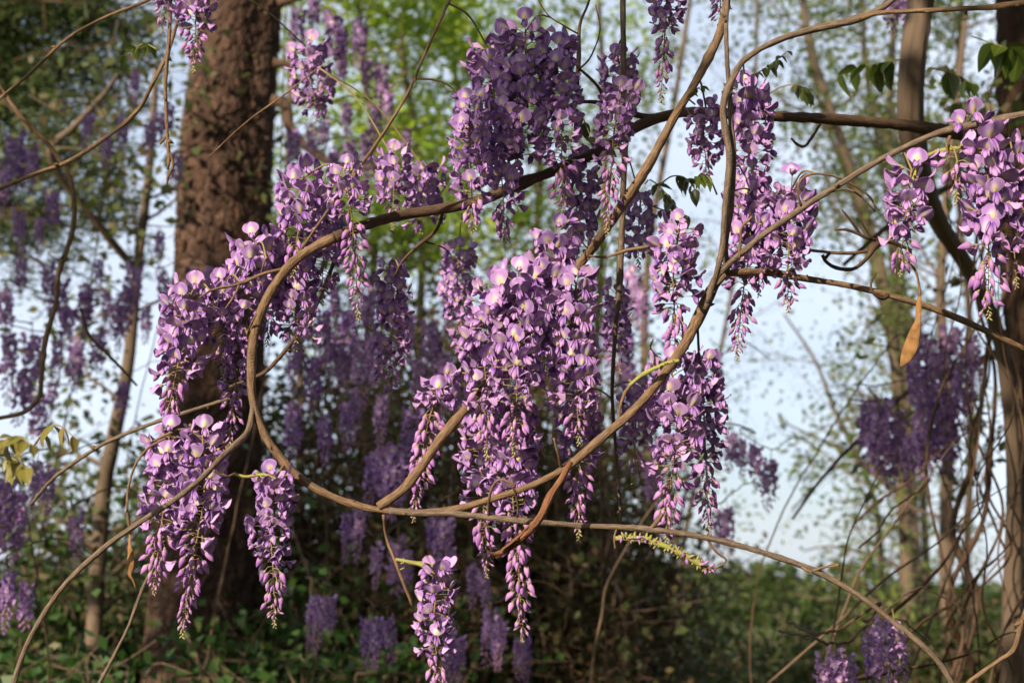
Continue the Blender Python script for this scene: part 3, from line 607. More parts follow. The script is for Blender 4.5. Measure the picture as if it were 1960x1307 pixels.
# broken flaking twig
b = Buf(); Q = fv(b, [(1092, 884, 1.90, 13), (1075, 915, 1.89, 15), (1052, 950, 1.88, 16), (1035, 985, 1.87, 17), (1012, 1012, 1.87, 20), (985, 1037, 1.87, 20), (965, 1053, 1.87, 16), (948, 1066, 1.87, 9)], 12, .13, False)
t = thing('broken_twig', Q[0, :3], 'broken twig with flaking reddish bark caught across the forked vines', 'twig'); b.build('stem', M['rough'], t)
b = Buf(); tube(b, catmull([at(960, 1056, 1.87), at(945, 1060, 1.866), at(934, 1054, 1.86)], 8), [.004, .0035, .003, .003, .002, .002, .001, .0005], 6, 0, .15); b.build('splinter', M['rough'], t)
for k in range(5):
    i = rnd.randint(10, len(Q) - 6); b = Buf(); P0 = Q[i, :3]; P1 = Q[i + 3, :3]; off = nr.normal(size=3) * .004 + [0, -.006, 0]
    tube(b, catmull([P0 + off * .8, (P0 + P1) / 2 + off * 1.5, P1 + off * 1.2], 6), [.0005, .002, .003, .003, .002, .0005], 5, 0, .1, .4); b.build('bark_flake', M['rough'], t)

SEP = [
 ('hanging_vine', 'straight upright vine hanging in front of the thick dark branch', 'grey', [(1192, -60, 2.10, 14), (1193, 60, 2.10, 14), (1195, 180, 2.1, 14), (1199, 250, 2.1, 14), (1194, 340, 2.1, 14), (1190, 480, 2.1, 14), (1186, 560, 2.1, 13), (1178, 640, 2.11, 11), (1172, 760, 2.12, 9), (1180, 880, 2.13, 7), (1190, 1020, 2.13, 5)]),
 ('thin_vine', 'thin straight vine slanting down to the top of the vine loop', 'tan', [(885, -55, 1.96, 7), (858, 5, 1.96, 7), (822, 85, 1.96, 7), (780, 182, 1.96, 7), (722, 276, 1.96, 7), (680, 333, 1.96, 7), (640, 387, 1.96, 7), (603, 440, 1.97, 6), (572, 485, 1.99, 6)]),
 ('thin_vine', 'dark curved vine passing behind the left side of the loop', 'dark', [(655, 455, 2.15, 10), (632, 520, 2.18, 10), (602, 590, 2.2, 10), (570, 640, 2.22, 10), (530, 690, 2.24, 10), (500, 716, 2.25, 9), (440, 740, 2.3, 8)]),
 ('thin_vine', 'slender brown vine rising to meet the flowers under the left side of the loop', 'grey', [(440, 762, 2.2, 9), (415, 770, 2.2, 9), (300, 808, 2.22, 9), (220, 840, 2.25, 9), (160, 875, 2.3, 9), (100, 920, 2.35, 8), (60, 965, 2.4, 8)]),
 ('thin_vine', 'thin vine arching up from the left edge past the top left leaves', 'tan', [(320, -20, 2.5, 7), (285, 0, 2.5, 7), (200, 35, 2.5, 7), (130, 75, 2.5, 7), (60, 140, 2.5, 7), (0, 190, 2.5, 7), (-60, 250, 2.5, 7)]),
 ('thin_vine', 'tan vine sweeping from the top left flowers down to the left edge', 'tan', [(352, -20, 2.4, 8), (340, 40, 2.4, 8), (320, 105, 2.4, 9), (292, 160, 2.4, 9), (260, 215, 2.42, 9), (200, 265, 2.45, 9), (130, 310, 2.5, 10), (60, 336, 2.5, 10), (0, 362, 2.5, 10), (-60, 385, 2.5, 10)]),
 ('hanging_twig', 'bare tan twig hanging straight down beside the pine trunk', 'tan', [(327, -40, 2.3, 9), (325, 50, 2.3, 9), (320, 120, 2.3, 9), (316, 170, 2.3, 8), (319, 230, 2.3, 8), (322, 280, 2.3, 9), (324, 305, 2.3, 10), (321, 325, 2.3, 6)]),
 ('hanging_vine', 'dark winding vine hanging in an S curve near the left edge', 'tan', [(-30, 120, 2.9, 9), (0, 165, 2.9, 9), (40, 222, 2.9, 10), (92, 275, 2.9, 11), (130, 335, 2.9, 12), (141, 395, 2.9, 12), (135, 450, 2.9, 12), (112, 520, 2.9, 12), (106, 580, 2.9, 12), (86, 650, 2.9, 12), (78, 720, 2.9, 12), (74, 758, 2.9, 11), (45, 788, 2.9, 10), (-10, 802, 2.9, 10)]),
 ('thin_vine', 'slim dark twig curving down between the left purple clusters', 'dark', [(155, 590, 3.2, 7), (170, 640, 3.2, 7), (200, 672, 3.2, 7), (232, 705, 3.2, 6), (262, 738, 3.2, 5)]),
 ('thin_vine', 'thin straight stem rising behind the brown seed pod on the left', 'grey', [(300, 1075, 2.15, 6), (275, 1120, 2.15, 7), (240, 1212, 2.15, 8), (190, 1307, 2.15, 9), (160, 1360, 2.15, 9)]),
 ('thin_vine', 'pale wavy stem rising at the lower right edge', 'tan', [(1975, 1140, 1.75, 10), (1955, 1190, 1.75, 11), (1940, 1242, 1.75, 11), (1908, 1266, 1.75, 10), (1878, 1288, 1.75, 10), (1850, 1310, 1.75, 10), (1830, 1345, 1.75, 10)]),
 ('thin_vine', 'fine straight twig slanting across the pine trunk', 'tan', [(610, 130, 2.35, 3), (540, 185, 2.35, 4), (470, 235, 2.35, 3), (400, 300, 2.35, 3)]),
]
for nm, lab, mt, pts in SEP:
    b = Buf(); Q = fv(b, pts, 9); t = thing(nm, Q[0, :3], lab, 'twig' if 'twig' in nm else 'vine'); b.build('stem', M[mt], t)
    if pts[3][3] > 6: budscale(Q, t, mt if mt in NODEBUD else 'tan', 3, .007)
    if nm == 'hanging_twig':
        for pp in ([(322, 292), (329, 302), (331, 318), (325, 332)], [(325, 330), (321, 340), (320, 352)], [(318, 262), (311, 270), (306, 277)]):
            b = Buf(); tube(b, catmull([at(x, y, 2.3) for x, y in pp], 12), np.linspace(.0035, .0015, 12), 7, 0, .1); b.build('dry_tip', M['tan'], t)

# gnarled spur twigs
def spur(label, paths, mt='dark'):
    Q0 = None; t = None
    for pts in paths:
        b = Buf(); Q = fv(b, pts, 8, .10, False)
        if t is None: t = thing('gnarled_twig', Q[0, :3], label, 'twig')
        b.build('stem', M[mt], t)
spur('gnarled hooked dark twig beside the small right hand flower cluster', [
    [(1745, 480, 2.2, 8), (1700, 462, 2.2, 12), (1676, 470, 2.18, 15), (1660, 492, 2.16, 9), (1632, 515, 2.14, 8), (1598, 512, 2.13, 8), (1578, 498, 2.12, 7), (1574, 488, 2.12, 8)],
    [(1578, 498, 2.12, 6), (1588, 484, 2.12, 7), (1580, 492, 2.11, 5)], [(1690, 462, 2.2, 8), (1660, 455, 2.18, 7), (1625, 440, 2.17, 6), (1598, 440, 2.16, 5)], [(1650, 452, 2.18, 6), (1632, 428, 2.17, 6), (1612, 402, 2.16, 4)], [(1668, 458, 2.18, 5), (1650, 425, 2.17, 4), (1640, 400, 2.17, 3)],
    [(1670, 480, 2.17, 7), (1620, 485, 2.17, 7), (1560, 480, 2.2, 7), (1530, 475, 2.2, 6)]])
spur('short curled tendril twig hooked round the right hand branch', [[(1700, 566, 2.05, 9), (1688, 572, 2.03, 7), (1670, 560, 2.02, 7), (1667, 540, 2.02, 6), (1676, 522, 2.02, 4)]])
spur('small curled twig dangling below the thick dark branch', [[(1570, 238, 2.3, 7), (1555, 262, 2.29, 7), (1540, 280, 2.28, 7), (1525, 276, 2.28, 7), (1515, 265, 2.27, 5)]])

# ------------------------------------------------------------------ racemes
ALLV = np.vstack(VPTS)
def raceme(label, top, bot, wpx, d, op, dens=1.0, group=None, sway=None):
    P0 = at(*top, d); P1 = at(*bot, d + rnd.uniform(-.015, .015)); L = float(np.linalg.norm(P1 - P0))
    t = thing('wisteria_raceme', P0, label, 'flower cluster', group)
    sw = np.array([rnd.uniform(-1, 1), rnd.uniform(-1, 1), 0]) * L * .05
    n = max(10, int(L / .0020 * dens)); m = 24
    ax = catmull([P0, P0 * .67 + P1 * .33 + sw, P0 * .33 + P1 * .67 + sw * .4, P1], m)
    # peduncle from the nearest vine
    dd = np.linalg.norm((ALLV - P0) * [1, .6, 1], axis=1) + np.clip(P0[2] - ALLV[:, 2], 0, 1) * .4
    j = int(np.argmin(dd)); A = ALLV[j]
    b = Buf()
    if np.linalg.norm(A - P0) < .40:
        mid = (A + P0) / 2 + np.array([0, .006, .006 + .10 * np.linalg.norm(A - P0)])
        ped = catmull([A, mid, P0], 12)
    else: ped = catmull([P0 + [rnd.uniform(-.01, .01), .01, .07], P0 + [0, 0, .03], P0], 8)
    full = np.vstack([ped[:-1], ax]); rr = np.concatenate([np.full(len(ped) - 1, .0014), np.linspace(.0015, .0006, m)])
    tube(b, full, rr, 6, 0, .05); b.build('rachis', M['rachis'], t)
    half = pxm(wpx, d) / 2; fs = 1.32 if d < 1.9 else 1.0; n = int(n / fs ** 1.5)
    for i in range(n):
        tt = (i + rnd.random()) / n; q = tt * (m - 1); k = min(int(q), m - 2); p = ax[k] + (ax[k + 1] - ax[k]) * (q - k) - P0
        phi = i * 2.39996 + rnd.uniform(-.35, .35)
        e = op + rnd.gauss(0, .05)
        if tt < e + .12:
            opened = tt < e and rnd.random() > .12
            sc = fs * rnd.uniform(.68, .95) * (1 - .10 * tt); sc *= min(1.1, max(.85, half / .037))
            Lp = min(CAL, key=lambda x: abs(x - (half / sc - .016 - (0 if opened else .004) - rnd.uniform(-.002, .013))))
            pitch = rnd.gauss(.0, .22) - (0.35 if tt < .06 else 0)
            f = inst('flower', CAL[Lp], t, tuple(p), Euler((rnd.gauss(0, .22), pitch, phi)), sc)
            bm = rnd.choice(OPEN_B if opened else HALF_B)
            inst('banner_petal', bm, f, (Lp + .003, 0, SAG + .001), Euler((rnd.gauss(0, .12), rnd.gauss(0, .16), rnd.gauss(0, .15))), rnd.uniform(.92, 1.08))
            inst('keel_petal', rnd.choice(KEEL), f, (Lp + .0035, 0, SAG - .0005), Euler((0, rnd.gauss(.0, .15) - (0 if opened else .35), rnd.gauss(0, .12))), rnd.uniform(.98, 1.18) * (1 if opened else .9))
        else:
            u = (tt - op) / max(1e-3, 1 - op); sc = fs * (.98 - .36 * u) * rnd.uniform(.85, 1.15) * min(1.1, max(.8, half / .037))
            if u > .78: o = inst('bud', rnd.choice(SMALLB), t, tuple(p), Euler((0, rnd.gauss(.1, .25), phi)), sc * 1.15)
            else: o = inst('bud', rnd.choice(BUDS), t, tuple(p), Euler((rnd.gauss(0, .2), rnd.gauss(.05, .25), phi)), sc)
    inst('bud_tip', TIP, t, tuple(P1 - P0), Euler((0, 0, rnd.uniform(0, 6))), rnd.uniform(.8, 1.2))
    return t
RAC = [
 ('broad violet cluster at the head of the tall shaded group above the dark branch', (1005, 62), (985, 325), 125, 2.03, .8),
 ('violet cluster with long pink buds on the right of the tall shaded group', (1062, 95), (1078, 395), 100, 2.04, .55),
 ('violet cluster at the back of the tall shaded group above the dark branch', (935, 95), (948, 320), 110, 2.07, .85),
 ('sunlit cluster of pale shingled petals on the left of the tall shaded group', (898, 195), (905, 432), 95, 1.97, .68),
 ('pink tipped cluster hanging lowest in the tall shaded group', (965, 215), (966, 458), 92, 2.03, .6),
 ('dark shaded violet cluster hanging under the thick dark branch', (1112, 302), (1106, 485), 85, 2.18, .9),
 ('sparse sunlit cluster of buds draped on the straight upright vine', (1190, 172), (1162, 425), 88, 2.0, .35),
 ('small dark violet cluster above the flowers on the straight upright vine', (1182, 105), (1186, 190), 85, 2.16, 1.0),
 ('long pink budded cluster hanging from above beside the straight upright vine', (1278, -75), (1266, 172), 82, 1.98, .42),
 ('cluster tip hanging from above beside the top of the twin strands', (1382, -110), (1378, 55), 55, 2.06, .4),
 ('sunlit cluster behind the upper bend of the twin strands', (1428, 172), (1442, 402), 105, 2.03, .52),
 ('shaded cluster tucked left of the twin strands under the dark branch', (1352, 212), (1352, 335), 75, 2.09, .7),
 ('long cluster ending in pink buds below the vine junction', (1430, 350), (1411, 668), 100, 2.04, .45),
 ('wide open flowered cluster behind the slanting grey branch', (1515, 362), (1508, 575), 112, 2.02, .62),
 ('cluster between the twin strands and the slanting grey branch', (1465, 392), (1452, 545), 95, 2.04, .7),
 ('sunlit cluster with long pink buds left of the vine junction', (1300, 440), (1292, 690), 108, 1.99, .48),
 ('shaded violet cluster behind the twig left of the vine junction', (1226, 385), (1222, 490), 72, 2.28, .9),
 ('topmost fresh flowers of the big central cluster below the diagonal stem', (1060, 452), (1052, 580), 105, 1.97, 1.0),
 ('full pale front cluster in the big central group', (992, 535), (985, 845), 128, 1.93, .62),
 ('left flank cluster of the big central group with shingled pink petals', (945, 560), (932, 850), 112, 1.96, .62),
 ('right hand cluster of the big central group with yellow marked petals', (1103, 545), (1108, 830), 120, 1.94, .68),
 ('upper middle cluster of the big central group', (1040, 520), (1042, 705), 120, 1.95, .95),
 ('cluster below the right of the central group, crossed by the forked vine', (1105, 760), (1108, 1010), 98, 2.05, .4),
 ('longest cluster of all, its pink buds hanging far below the level vine', (988, 795), (1000, 1208), 110, 2.01, .38),
 ('slim cluster left of the longest one, crossing the level vine', (915, 770), (932, 1085), 92, 2.06, .5),
 ('budded cluster beside the rising stem that forks from the loop', (848, 728), (792, 978), 98, 2.05, .12),
 ('wide pale cluster hanging right of the forked vine above the level vine', (1285, 705), (1276, 1018), 125, 2.0, .52),
 ('cluster with pink tip at the outer right of the pale group above the level vine', (1342, 692), (1356, 1005), 98, 2.03, .45),
 ('shaded cluster at the back of the pale group above the level vine', (1228, 745), (1212, 905), 80, 2.1, .6),
 ('dense cluster of pink buds hanging over the top of the loop', (658, 325), (686, 588), 92, 1.95, .2),
 ('fresh cluster left of the thin slanting vine above the loop', (578, 342), (562, 505), 112, 2.06, .6),
 ('shaded cluster behind the shoulder of the loop under the slanting vine', (618, 395), (616, 560), 95, 2.12, .6),
 ('cluster along the side twig on the left of the loop', (490, 468), (452, 692), 108, 2.03, .5),
 ('cluster inside the loop close to its upper left curve', (560, 500), (566, 650), 100, 2.08, .85),
 ('cluster crossing behind the upper left curve of the loop', (525, 462), (512, 640), 95, 2.09, .7),
 ('full cluster at the outer end of the side twig left of the loop', (368, 558), (320, 800), 112, 1.98, .55),
 ('smaller cluster just inside the outer one on the side twig', (425, 545), (428, 700), 88, 2.02, .6),
 ('slim cluster close against the left side of the loop', (458, 648), (440, 838), 74, 2.03, .4),
 ('left half of the big low cluster crossed by the grey diagonal branch', (325, 835), (296, 1118), 105, 1.95, .5),
 ('right half of the big low cluster crossed by the grey diagonal branch', (388, 832), (350, 1195), 108, 1.93, .42),
 ('small separate cluster hanging from a green stalk below the loop', (528, 915), (526, 1178), 95, 1.93, .5),
 ('lowest cluster hanging from the green stalk of the drooping twig', (842, 1092), (840, 1350), 92, 1.95, .5),
 ('small cluster with wide petals hanging from the curved green stalk on the right', (1745, 325), (1722, 508), 100, 1.87, .6),
 ('large cluster with wide petals below the slanting branch at the right edge', (1885, 268), (1892, 585), 108, 1.85, .55),
 ('cluster of wide petals furthest out at the right edge', (1938, 290), (1945, 530), 90, 1.86, .7),
 ('few hanging buds beside the curved green stalk on the right', (1826, 285), (1830, 362), 42, 1.86, .0),
 ('deep violet shaded cluster inside the loop under its upper branch', (745, 515), (745, 748), 80, 2.22, .7),
]
for lab, a_, b_, wp, d, op in RAC: raceme(lab, a_, b_, wp, d, op)
gm = 'flower clusters just behind the loop'
for lab, a_, b_, wp, d, op in [
 ('soft violet cluster with a long bare tip between the loop and the central group', (880, 480), (888, 685), 78, 2.5, .55),
 ('soft violet cluster above the thick dark branch beside the slanting thin vine', (752, 300), (752, 420), 80, 2.3, .6),
 ('soft violet cluster above the thick dark branch left of the tall group', (815, 325), (808, 425), 88, 2.4, .9),
 ('cluster on dark twigs right of the pine trunk near the top', (592, 95), (606, 215), 95, 2.7, .8),
 ('cluster hanging from above over the left edge of the pine trunk', (382, -70), (372, 118), 90, 2.3, .6),
 ('cluster hanging from above beside the bare tan twig', (322, -70), (312, 45), 60, 2.3, .6),
 ('single large flower standing above the slanting branch on the right', (1851, 222), (1853, 250), 40, 1.86, 1.0),
 ('shaded cluster behind the lower end of the upright vine', (1180, 560), (1186, 705), 62, 2.35, .7)]:
    raceme(lab, a_, b_, wp, d, op, 1.0, gm)

# seed pods
def seed_pod(label, stalk, path, d):
    P = catmull([list(at(x, y, d)) + [pxm(wd, d) / 2, tw] for x, y, wd, tw in path], 34)
    t = thing('seed_pod', P[0, :3], label, 'seed pod'); b = Buf(); ns = 12; a = np.linspace(0, 2 * np.pi, ns, endpoint=False)
    T = np.gradient(P[:, :3], axis=0); T /= np.linalg.norm(T, axis=1)[:, None]; V = []
    for i in range(len(P)):
        X = np.cross(T[i], [0, 1, 0]); X /= np.linalg.norm(X); Y = np.cross(T[i], X); c, s = math.cos(P[i, 4]), math.sin(P[i, 4]); X, Y = X * c + Y * s, Y * c - X * s
        wv = P[i, 3]; th = min(wv * .30, .0030) * (1 + .35 * math.sin(i * .8)); V.append(P[i, :3] + np.outer(np.cos(a) * wv, X) + np.outer(np.sin(a) * th, Y))
    b.add(np.array(V), grid_faces(ns, len(P), True)); b.build('pod', M['pod'], t)
    b = Buf(); tube(b, catmull([at(x, y, d) for x, y in stalk] + [P[0, :3]], 24), np.linspace(.0016, .0020, 24), 6, 0, .08); b.build('stalk', M['tan'], t)
seed_pod('flat brown velvety seed pod hanging before the right hand branch', [(1738, 500), (1752, 518), (1759, 545)], [(1760, 566, 8, .9), (1758, 590, 13, .8), (1757, 612, 14, 1.0), (1752, 632, 21, .6), (1746, 655, 27, .4), (1739, 675, 27, .25), (1731, 690, 17, .2), (1724, 701, 3, .2)], 1.9)
seed_pod('thin brown seed pod dangling on a curved stalk left of the low cluster', [(318, 838), (283, 858), (258, 892), (245, 940), (244, 985), (248, 1012)], [(249, 1022, 5, .5), (248, 1040, 8, .6), (250, 1058, 17, .7), (250, 1080, 20, .5), (248, 1098, 13, .8), (255, 1112, 8, 1.0), (259, 1124, 2, 1.0)], 1.86)

# green budding stalks
def green_stalk(label, pts, d, budspec, name='green_stalk'):
    P = catmull([list(at(x, y, d)) + [pxm(wd, d) / 2] for x, y, wd in pts], 36)
    t = thing(name, P[0, :3], label, 'stalk'); b = Buf(); tube(b, P[:, :3], P[:, 3], 8, 0, .12); b.build('stem', M['stalk'], t)
    n0, scl, kind = budspec
    for k in range(n0):
        i = rnd.randint(3, 34); me = NB2 if kind == 0 or rnd.random() < .35 else NB3 if rnd.random() < .85 else rnd.choice(SMALLB)
        v = Vector(nr.normal(size=3)); v.y -= .3; v.normalize()
        inst('bud', me, t, tuple(P[i, :3] - P[0, :3] + np.array(v) * P[i, 3] * .7), v.to_track_quat('Z', 'Y').to_euler(), scl * rnd.uniform(.6, 1.2))
b = Buf(); tube(b, [(0, 0, -.001), (0, 0, .002), (.0003, 0, .004), (.0006, 0, .0065)], [.0011, .0016, .0013, .0003], 6); NB2 = b.mesh('bud', M['stalk']); NB3 = b.mesh('bud', M['tipbud'])
green_stalk('thick yellow green unopened flower stalk lying under the level vine', [(1178, 1030, 8), (1215, 1030, 11), (1250, 1036, 12), (1290, 1052, 11), (1320, 1068, 12), (1345, 1082, 11), (1368, 1094, 5)], 1.915, (150, 1.0, 2))
green_stalk('short yellow green stalk left of the small separate cluster', [(448, 907, 6), (470, 912, 6), (492, 909, 7), (515, 910, 6), (530, 917, 5)], 1.91, (10, .9, 0))
green_stalk('short yellow green stalk on the drooping twig above the lowest cluster', [(757, 1070, 6), (775, 1074, 8), (800, 1079, 9), (818, 1086, 10), (832, 1100, 6)], 1.955, (10, .9, 0))
green_stalk('curved yellow green stalk arching down from the slanting branch on the right', [(1842, 285, 9), (1815, 286, 9), (1790, 292, 10), (1768, 304, 8), (1755, 325, 7), (1745, 350, 6)], 1.865, (16, .9, 0))
green_stalk('yellow green stalk along the top of the pale group near the forked vine', [(1205, 738, 8), (1228, 718, 8), (1255, 704, 8), (1280, 694, 7), (1300, 690, 6)], 1.94, (16, .9, 0))

# leaf sprays
def leaflet_mesh(m):
    b = Buf(); nu, nv = 5, 7; u = np.linspace(-1, 1, nu); v = np.linspace(0, 1, nv); U, V = np.meshgrid(u, v)
    hw = .30 * np.sin(np.pi * np.clip(V, .01, .995) ** .72) ** .9 * (1 - .15 * V); P = np.stack([V, U * hw, .22 * np.abs(U) * hw - .18 * V * V], -1)
    F = grid_faces(nu, nv); uvp = np.stack([U.ravel(), V.ravel()], -1); b.add(P, F, uvp[F]); return b.mesh('leaflet', m)
LEAF = {k: leaflet_mesh(M[k]) for k in ('leaflet_dark', 'leaflet_green', 'leaflet_yellow')}
def spray(label, pts, d, n, size, m, droop=.8, group=None):
    P = catmull([at(x, y, d + .03 * i * (1 if rnd.random() < .5 else -1)) for i, (x, y) in enumerate(pts)], 30); t = thing('leaf_spray', P[0], label, 'leaf spray', group)
    b = Buf(); tube(b, P, np.linspace(.0014, .0006, 30), 5); b.build('stalk', M['rachis'], t)
    for k in range(n):
        i = min(29, int(8 + 21 * (k // 2) / max(1, (n - 1) // 2))); T = P[min(i + 1, 29)] - P[i - 1]; az = math.atan2(T[1], T[0]) + (1.1 if k % 2 else -1.1) + rnd.gauss(0, .35)
        if k == n - 1: az = math.atan2(T[1], T[0])
        inst('leaflet', LEAF[m], t, tuple(P[i] - P[0]), Euler((rnd.gauss(0, .4), droop + rnd.gauss(0, .35), az)), pxm(size, d) * rnd.uniform(.7, 1.25))
for lab, pts, d, n, sz, m, dr in [
 ('olive leaf spray drooping right of the diagonal stem', [(1262, 355), (1285, 338), (1310, 340), (1330, 362)], 2.3, 11, 30, 'leaflet_dark', 1.0),
 ('olive leaf spray beneath the first drooping one near the diagonal stem', [(1235, 352), (1245, 345), (1270, 365), (1298, 400)], 2.35, 11, 30, 'leaflet_dark', 1.1),
 ('olive leaf spray hanging above the flowers left of the junction', [(1250, 395), (1270, 402), (1290, 405), (1312, 412)], 2.3, 7, 28, 'leaflet_dark', 1.2),
 ('bright young leaf tuft beside the lower twin strands', [(1372, 372), (1360, 345), (1345, 332), (1335, 338)], 2.05, 9, 30, 'leaflet_green', 1.0),
 ('small green leaves at the left of the twin strands', [(1330, 200), (1318, 188), (1325, 175), (1345, 165)], 2.05, 6, 24, 'leaflet_green', .8),
 ('dark leaf spray against the sky right of the twin strands', [(1410, 160), (1450, 140), (1480, 120), (1508, 98)], 2.35, 13, 24, 'leaflet_dark', .9),
 ('faint dark leaf spray against the sky above the thick dark branch', [(1470, 180), (1500, 165), (1530, 165), (1552, 185)], 2.6, 11, 26, 'leaflet_dark', 1.0),
 ('broad green leaf spray in front of the winding right hand stem', [(1745, 110), (1700, 118), (1650, 128), (1610, 140)], 2.75, 11, 52, 'leaflet_green', 1.0),
 ('broad green leaf spray to the right of the winding stem', [(1780, 130), (1800, 135), (1830, 145), (1860, 160)], 2.8, 9, 50, 'leaflet_green', 1.0),
 ('broad green leaf spray before the upper right hand trunk', [(1860, 70), (1890, 80), (1920, 90), (1965, 100)], 2.7, 11, 60, 'leaflet_green', .8),
 ('pale young leaf spray left of the bare hanging twig', [(300, 95), (280, 85), (262, 90), (240, 108)], 2.4, 11, 26, 'leaflet_green', .7),
 ('yellow green young leaves at the left edge', [(-30, 880), (0, 850), (30, 835), (60, 850)], 1.5, 17, 40, 'leaflet_yellow', .9),
 ('drooping yellow leaves below the young ones at the left edge', [(-40, 870), (-10, 870), (20, 875), (50, 895)], 1.5, 15, 44, 'leaflet_yellow', 1.0),
 ('bronze young leaves beside the slender brown vine on the left', [(60, 860), (90, 820), (115, 815), (140, 835)], 1.75, 7, 40, 'leaflet_yellow', .9),
 ('tiny green leaves behind the cluster left of the junction', [(1250, 650), (1245, 665), (1255, 680), (1265, 690)], 2.1, 7, 24, 'leaflet_green', 1.0),
 ('small drooping leaf spray right of the tall shaded group', [(1100, 225), (1112, 222), (1122, 240), (1130, 262)], 2.1, 5, 30, 'leaflet_dark', 1.3)]:
    spray(lab, pts, d, n, sz, m, dr)

# ------------------------------------------------------------------ thick stems and trunks at the right
def rtree():
    b = Buf(); P = catmull([list(at(x, y, d)) + [pxm(wd, d) / 2] for x, y, wd, d in [(1778, -160, 50, 3.1), (1763, 0, 49, 3.1), (1746, 120, 50, 3.1), (1744, 240, 49, 3.15), (1764, 340, 42, 3.25), (1800, 430, 34, 3.4), (1862, 530, 28, 3.6), (1915, 660, 26, 3.75), (1940, 900, 28, 3.85), (1938, 1200, 40, 3.9), (1942, 1500, 44, 3.9), (1945, 1980, 48, 3.9)]], 110)
    t = thing('old_vine', (P[-1, 0], P[-1, 1], 0), 'thick winding old vine stem rising in a bend near the right hand trunk', 'vine'); Q = P.copy()
    P = catmull(P, 260); ridged(b, P[:, :3], P[:, 3], 40, 7, .045); b.build('stem', M['pale'], t)
    b = Buf(); P = catmull([list(at(x, y, d)) + [pxm(wd, d) / 2] for x, y, wd, d in [(2010, -220, 180, 4.6), (2000, 0, 175, 4.6), (1998, 200, 165, 4.6), (1985, 400, 150, 4.6), (1996, 700, 125, 4.6), (2000, 1000, 125, 4.6), (2000, 1300, 140, 4.6), (2000, 1700, 160, 4.6)]], 120)
    P[-1, 2] = min(P[-1, 2], -.05)
    t = thing('shaggy_trunk', (P[-1, 0], P[-1, 1], 0), 'dark shaggy barked tree trunk at the right edge behind the hanging vines', 'tree'); P = catmull(P, 300); ridged(b, P[:, :3], P[:, 3], 110, 17, .05); b.build('trunk', M['brownbark'], t)
    tw = Buf(); tips = []; grow(tw, P[:150, :3], .05, 10, 1.0, tips, 1, .2, 1, 0); setp(tw.build('twigs', M['brownbark'], t), kind='stuff')
    bl = Buf(); [leaves(bl, q[nr.integers(2, len(q), 24)] + nr.normal(size=(24, 3)) * .04, .045) for q in tips]; setp(bl.build('crown', M['olive'], t), kind='stuff')
rtree()
gv = 'brown vines hanging down by the right hand trunk'
for k in range(17):
    d = rnd.uniform(3.0, 4.4); x0 = rnd.uniform(1815, 1985); y0 = rnd.uniform(150, 480); x1 = x0 + rnd.uniform(-120, 70); w0 = rnd.uniform(3.5, 9) if k % 4 else rnd.uniform(12, 20); yb = 1307 + rnd.uniform(60, 300); n = 9
    pts = [(x0 + (x1 - x0) * i / (n - 1) + rnd.gauss(0, 20) + 26 * math.sin(i * 1.3 + k), y0 + (yb - y0) * i / (n - 1), d + rnd.uniform(-.08, .08), w0 * (.2 + .8 * (i / (n - 1)) ** .5)) for i in range(n)]
    b = Buf(); Q = fv(b, pts, 8, .06, False); t = thing('hanging_vine', Q[0, :3], ('thick' if w0 > 11.5 else 'slim' if w0 > 7 else 'very thin') + (' rusty brown' if k % 3 else ' dark') + ' vine hanging in the bundle beside the shaggy right hand trunk', 'vine', gv); b.build('stem', M['brownbark' if k % 3 else 'dark'], t)
gv2 = 'slanting stems crossing the lower right'
for k, (x0, y0, x1, y1, d, w0) in enumerate([(1965, 900, 1450, 1330, 3.2, 8), (1965, 1210, 1560, 1320, 2.9, 9), (1820, 850, 1560, 1330, 3.4, 9), (1890, 870, 1700, 1180, 3.3, 9), (1700, 870, 1590, 1320, 3.0, 7), (1960, 1010, 1640, 1300, 3.5, 10), (1880, 700, 1720, 1330, 3.4, 8), (1790, 900, 1650, 1050, 3.2, 6), (1300, 900, 1130, 1320, 4.2, 8), (1960, 760, 1640, 1000, 3.6, 6)]):
    n = 7; bow = rnd.uniform(-40, 60); pts = [(x0 + (x1 - x0) * i / (n - 1) + bow * math.sin(i / (n - 1) * 3.14) + rnd.gauss(0, 5), y0 + (y1 - y0) * i / (n - 1) + rnd.gauss(0, 5), d, w0 * (.15 + .85 * (i / (n - 1)) ** .6)) for i in range(n)]
    b = Buf(); Q = fv(b, pts, 7, .05, False); t = thing('slanting_stem', Q[0, :3], ('tan' if k % 2 else 'dark') + (' sturdy' if w0 > 8.5 else ' slim' if w0 > 7 else ' fine') + ' stem slanting through the undergrowth below the right hand vines', 'vine', gv2); b.build('stem', M['brownbark' if k % 2 else 'twig'], t)

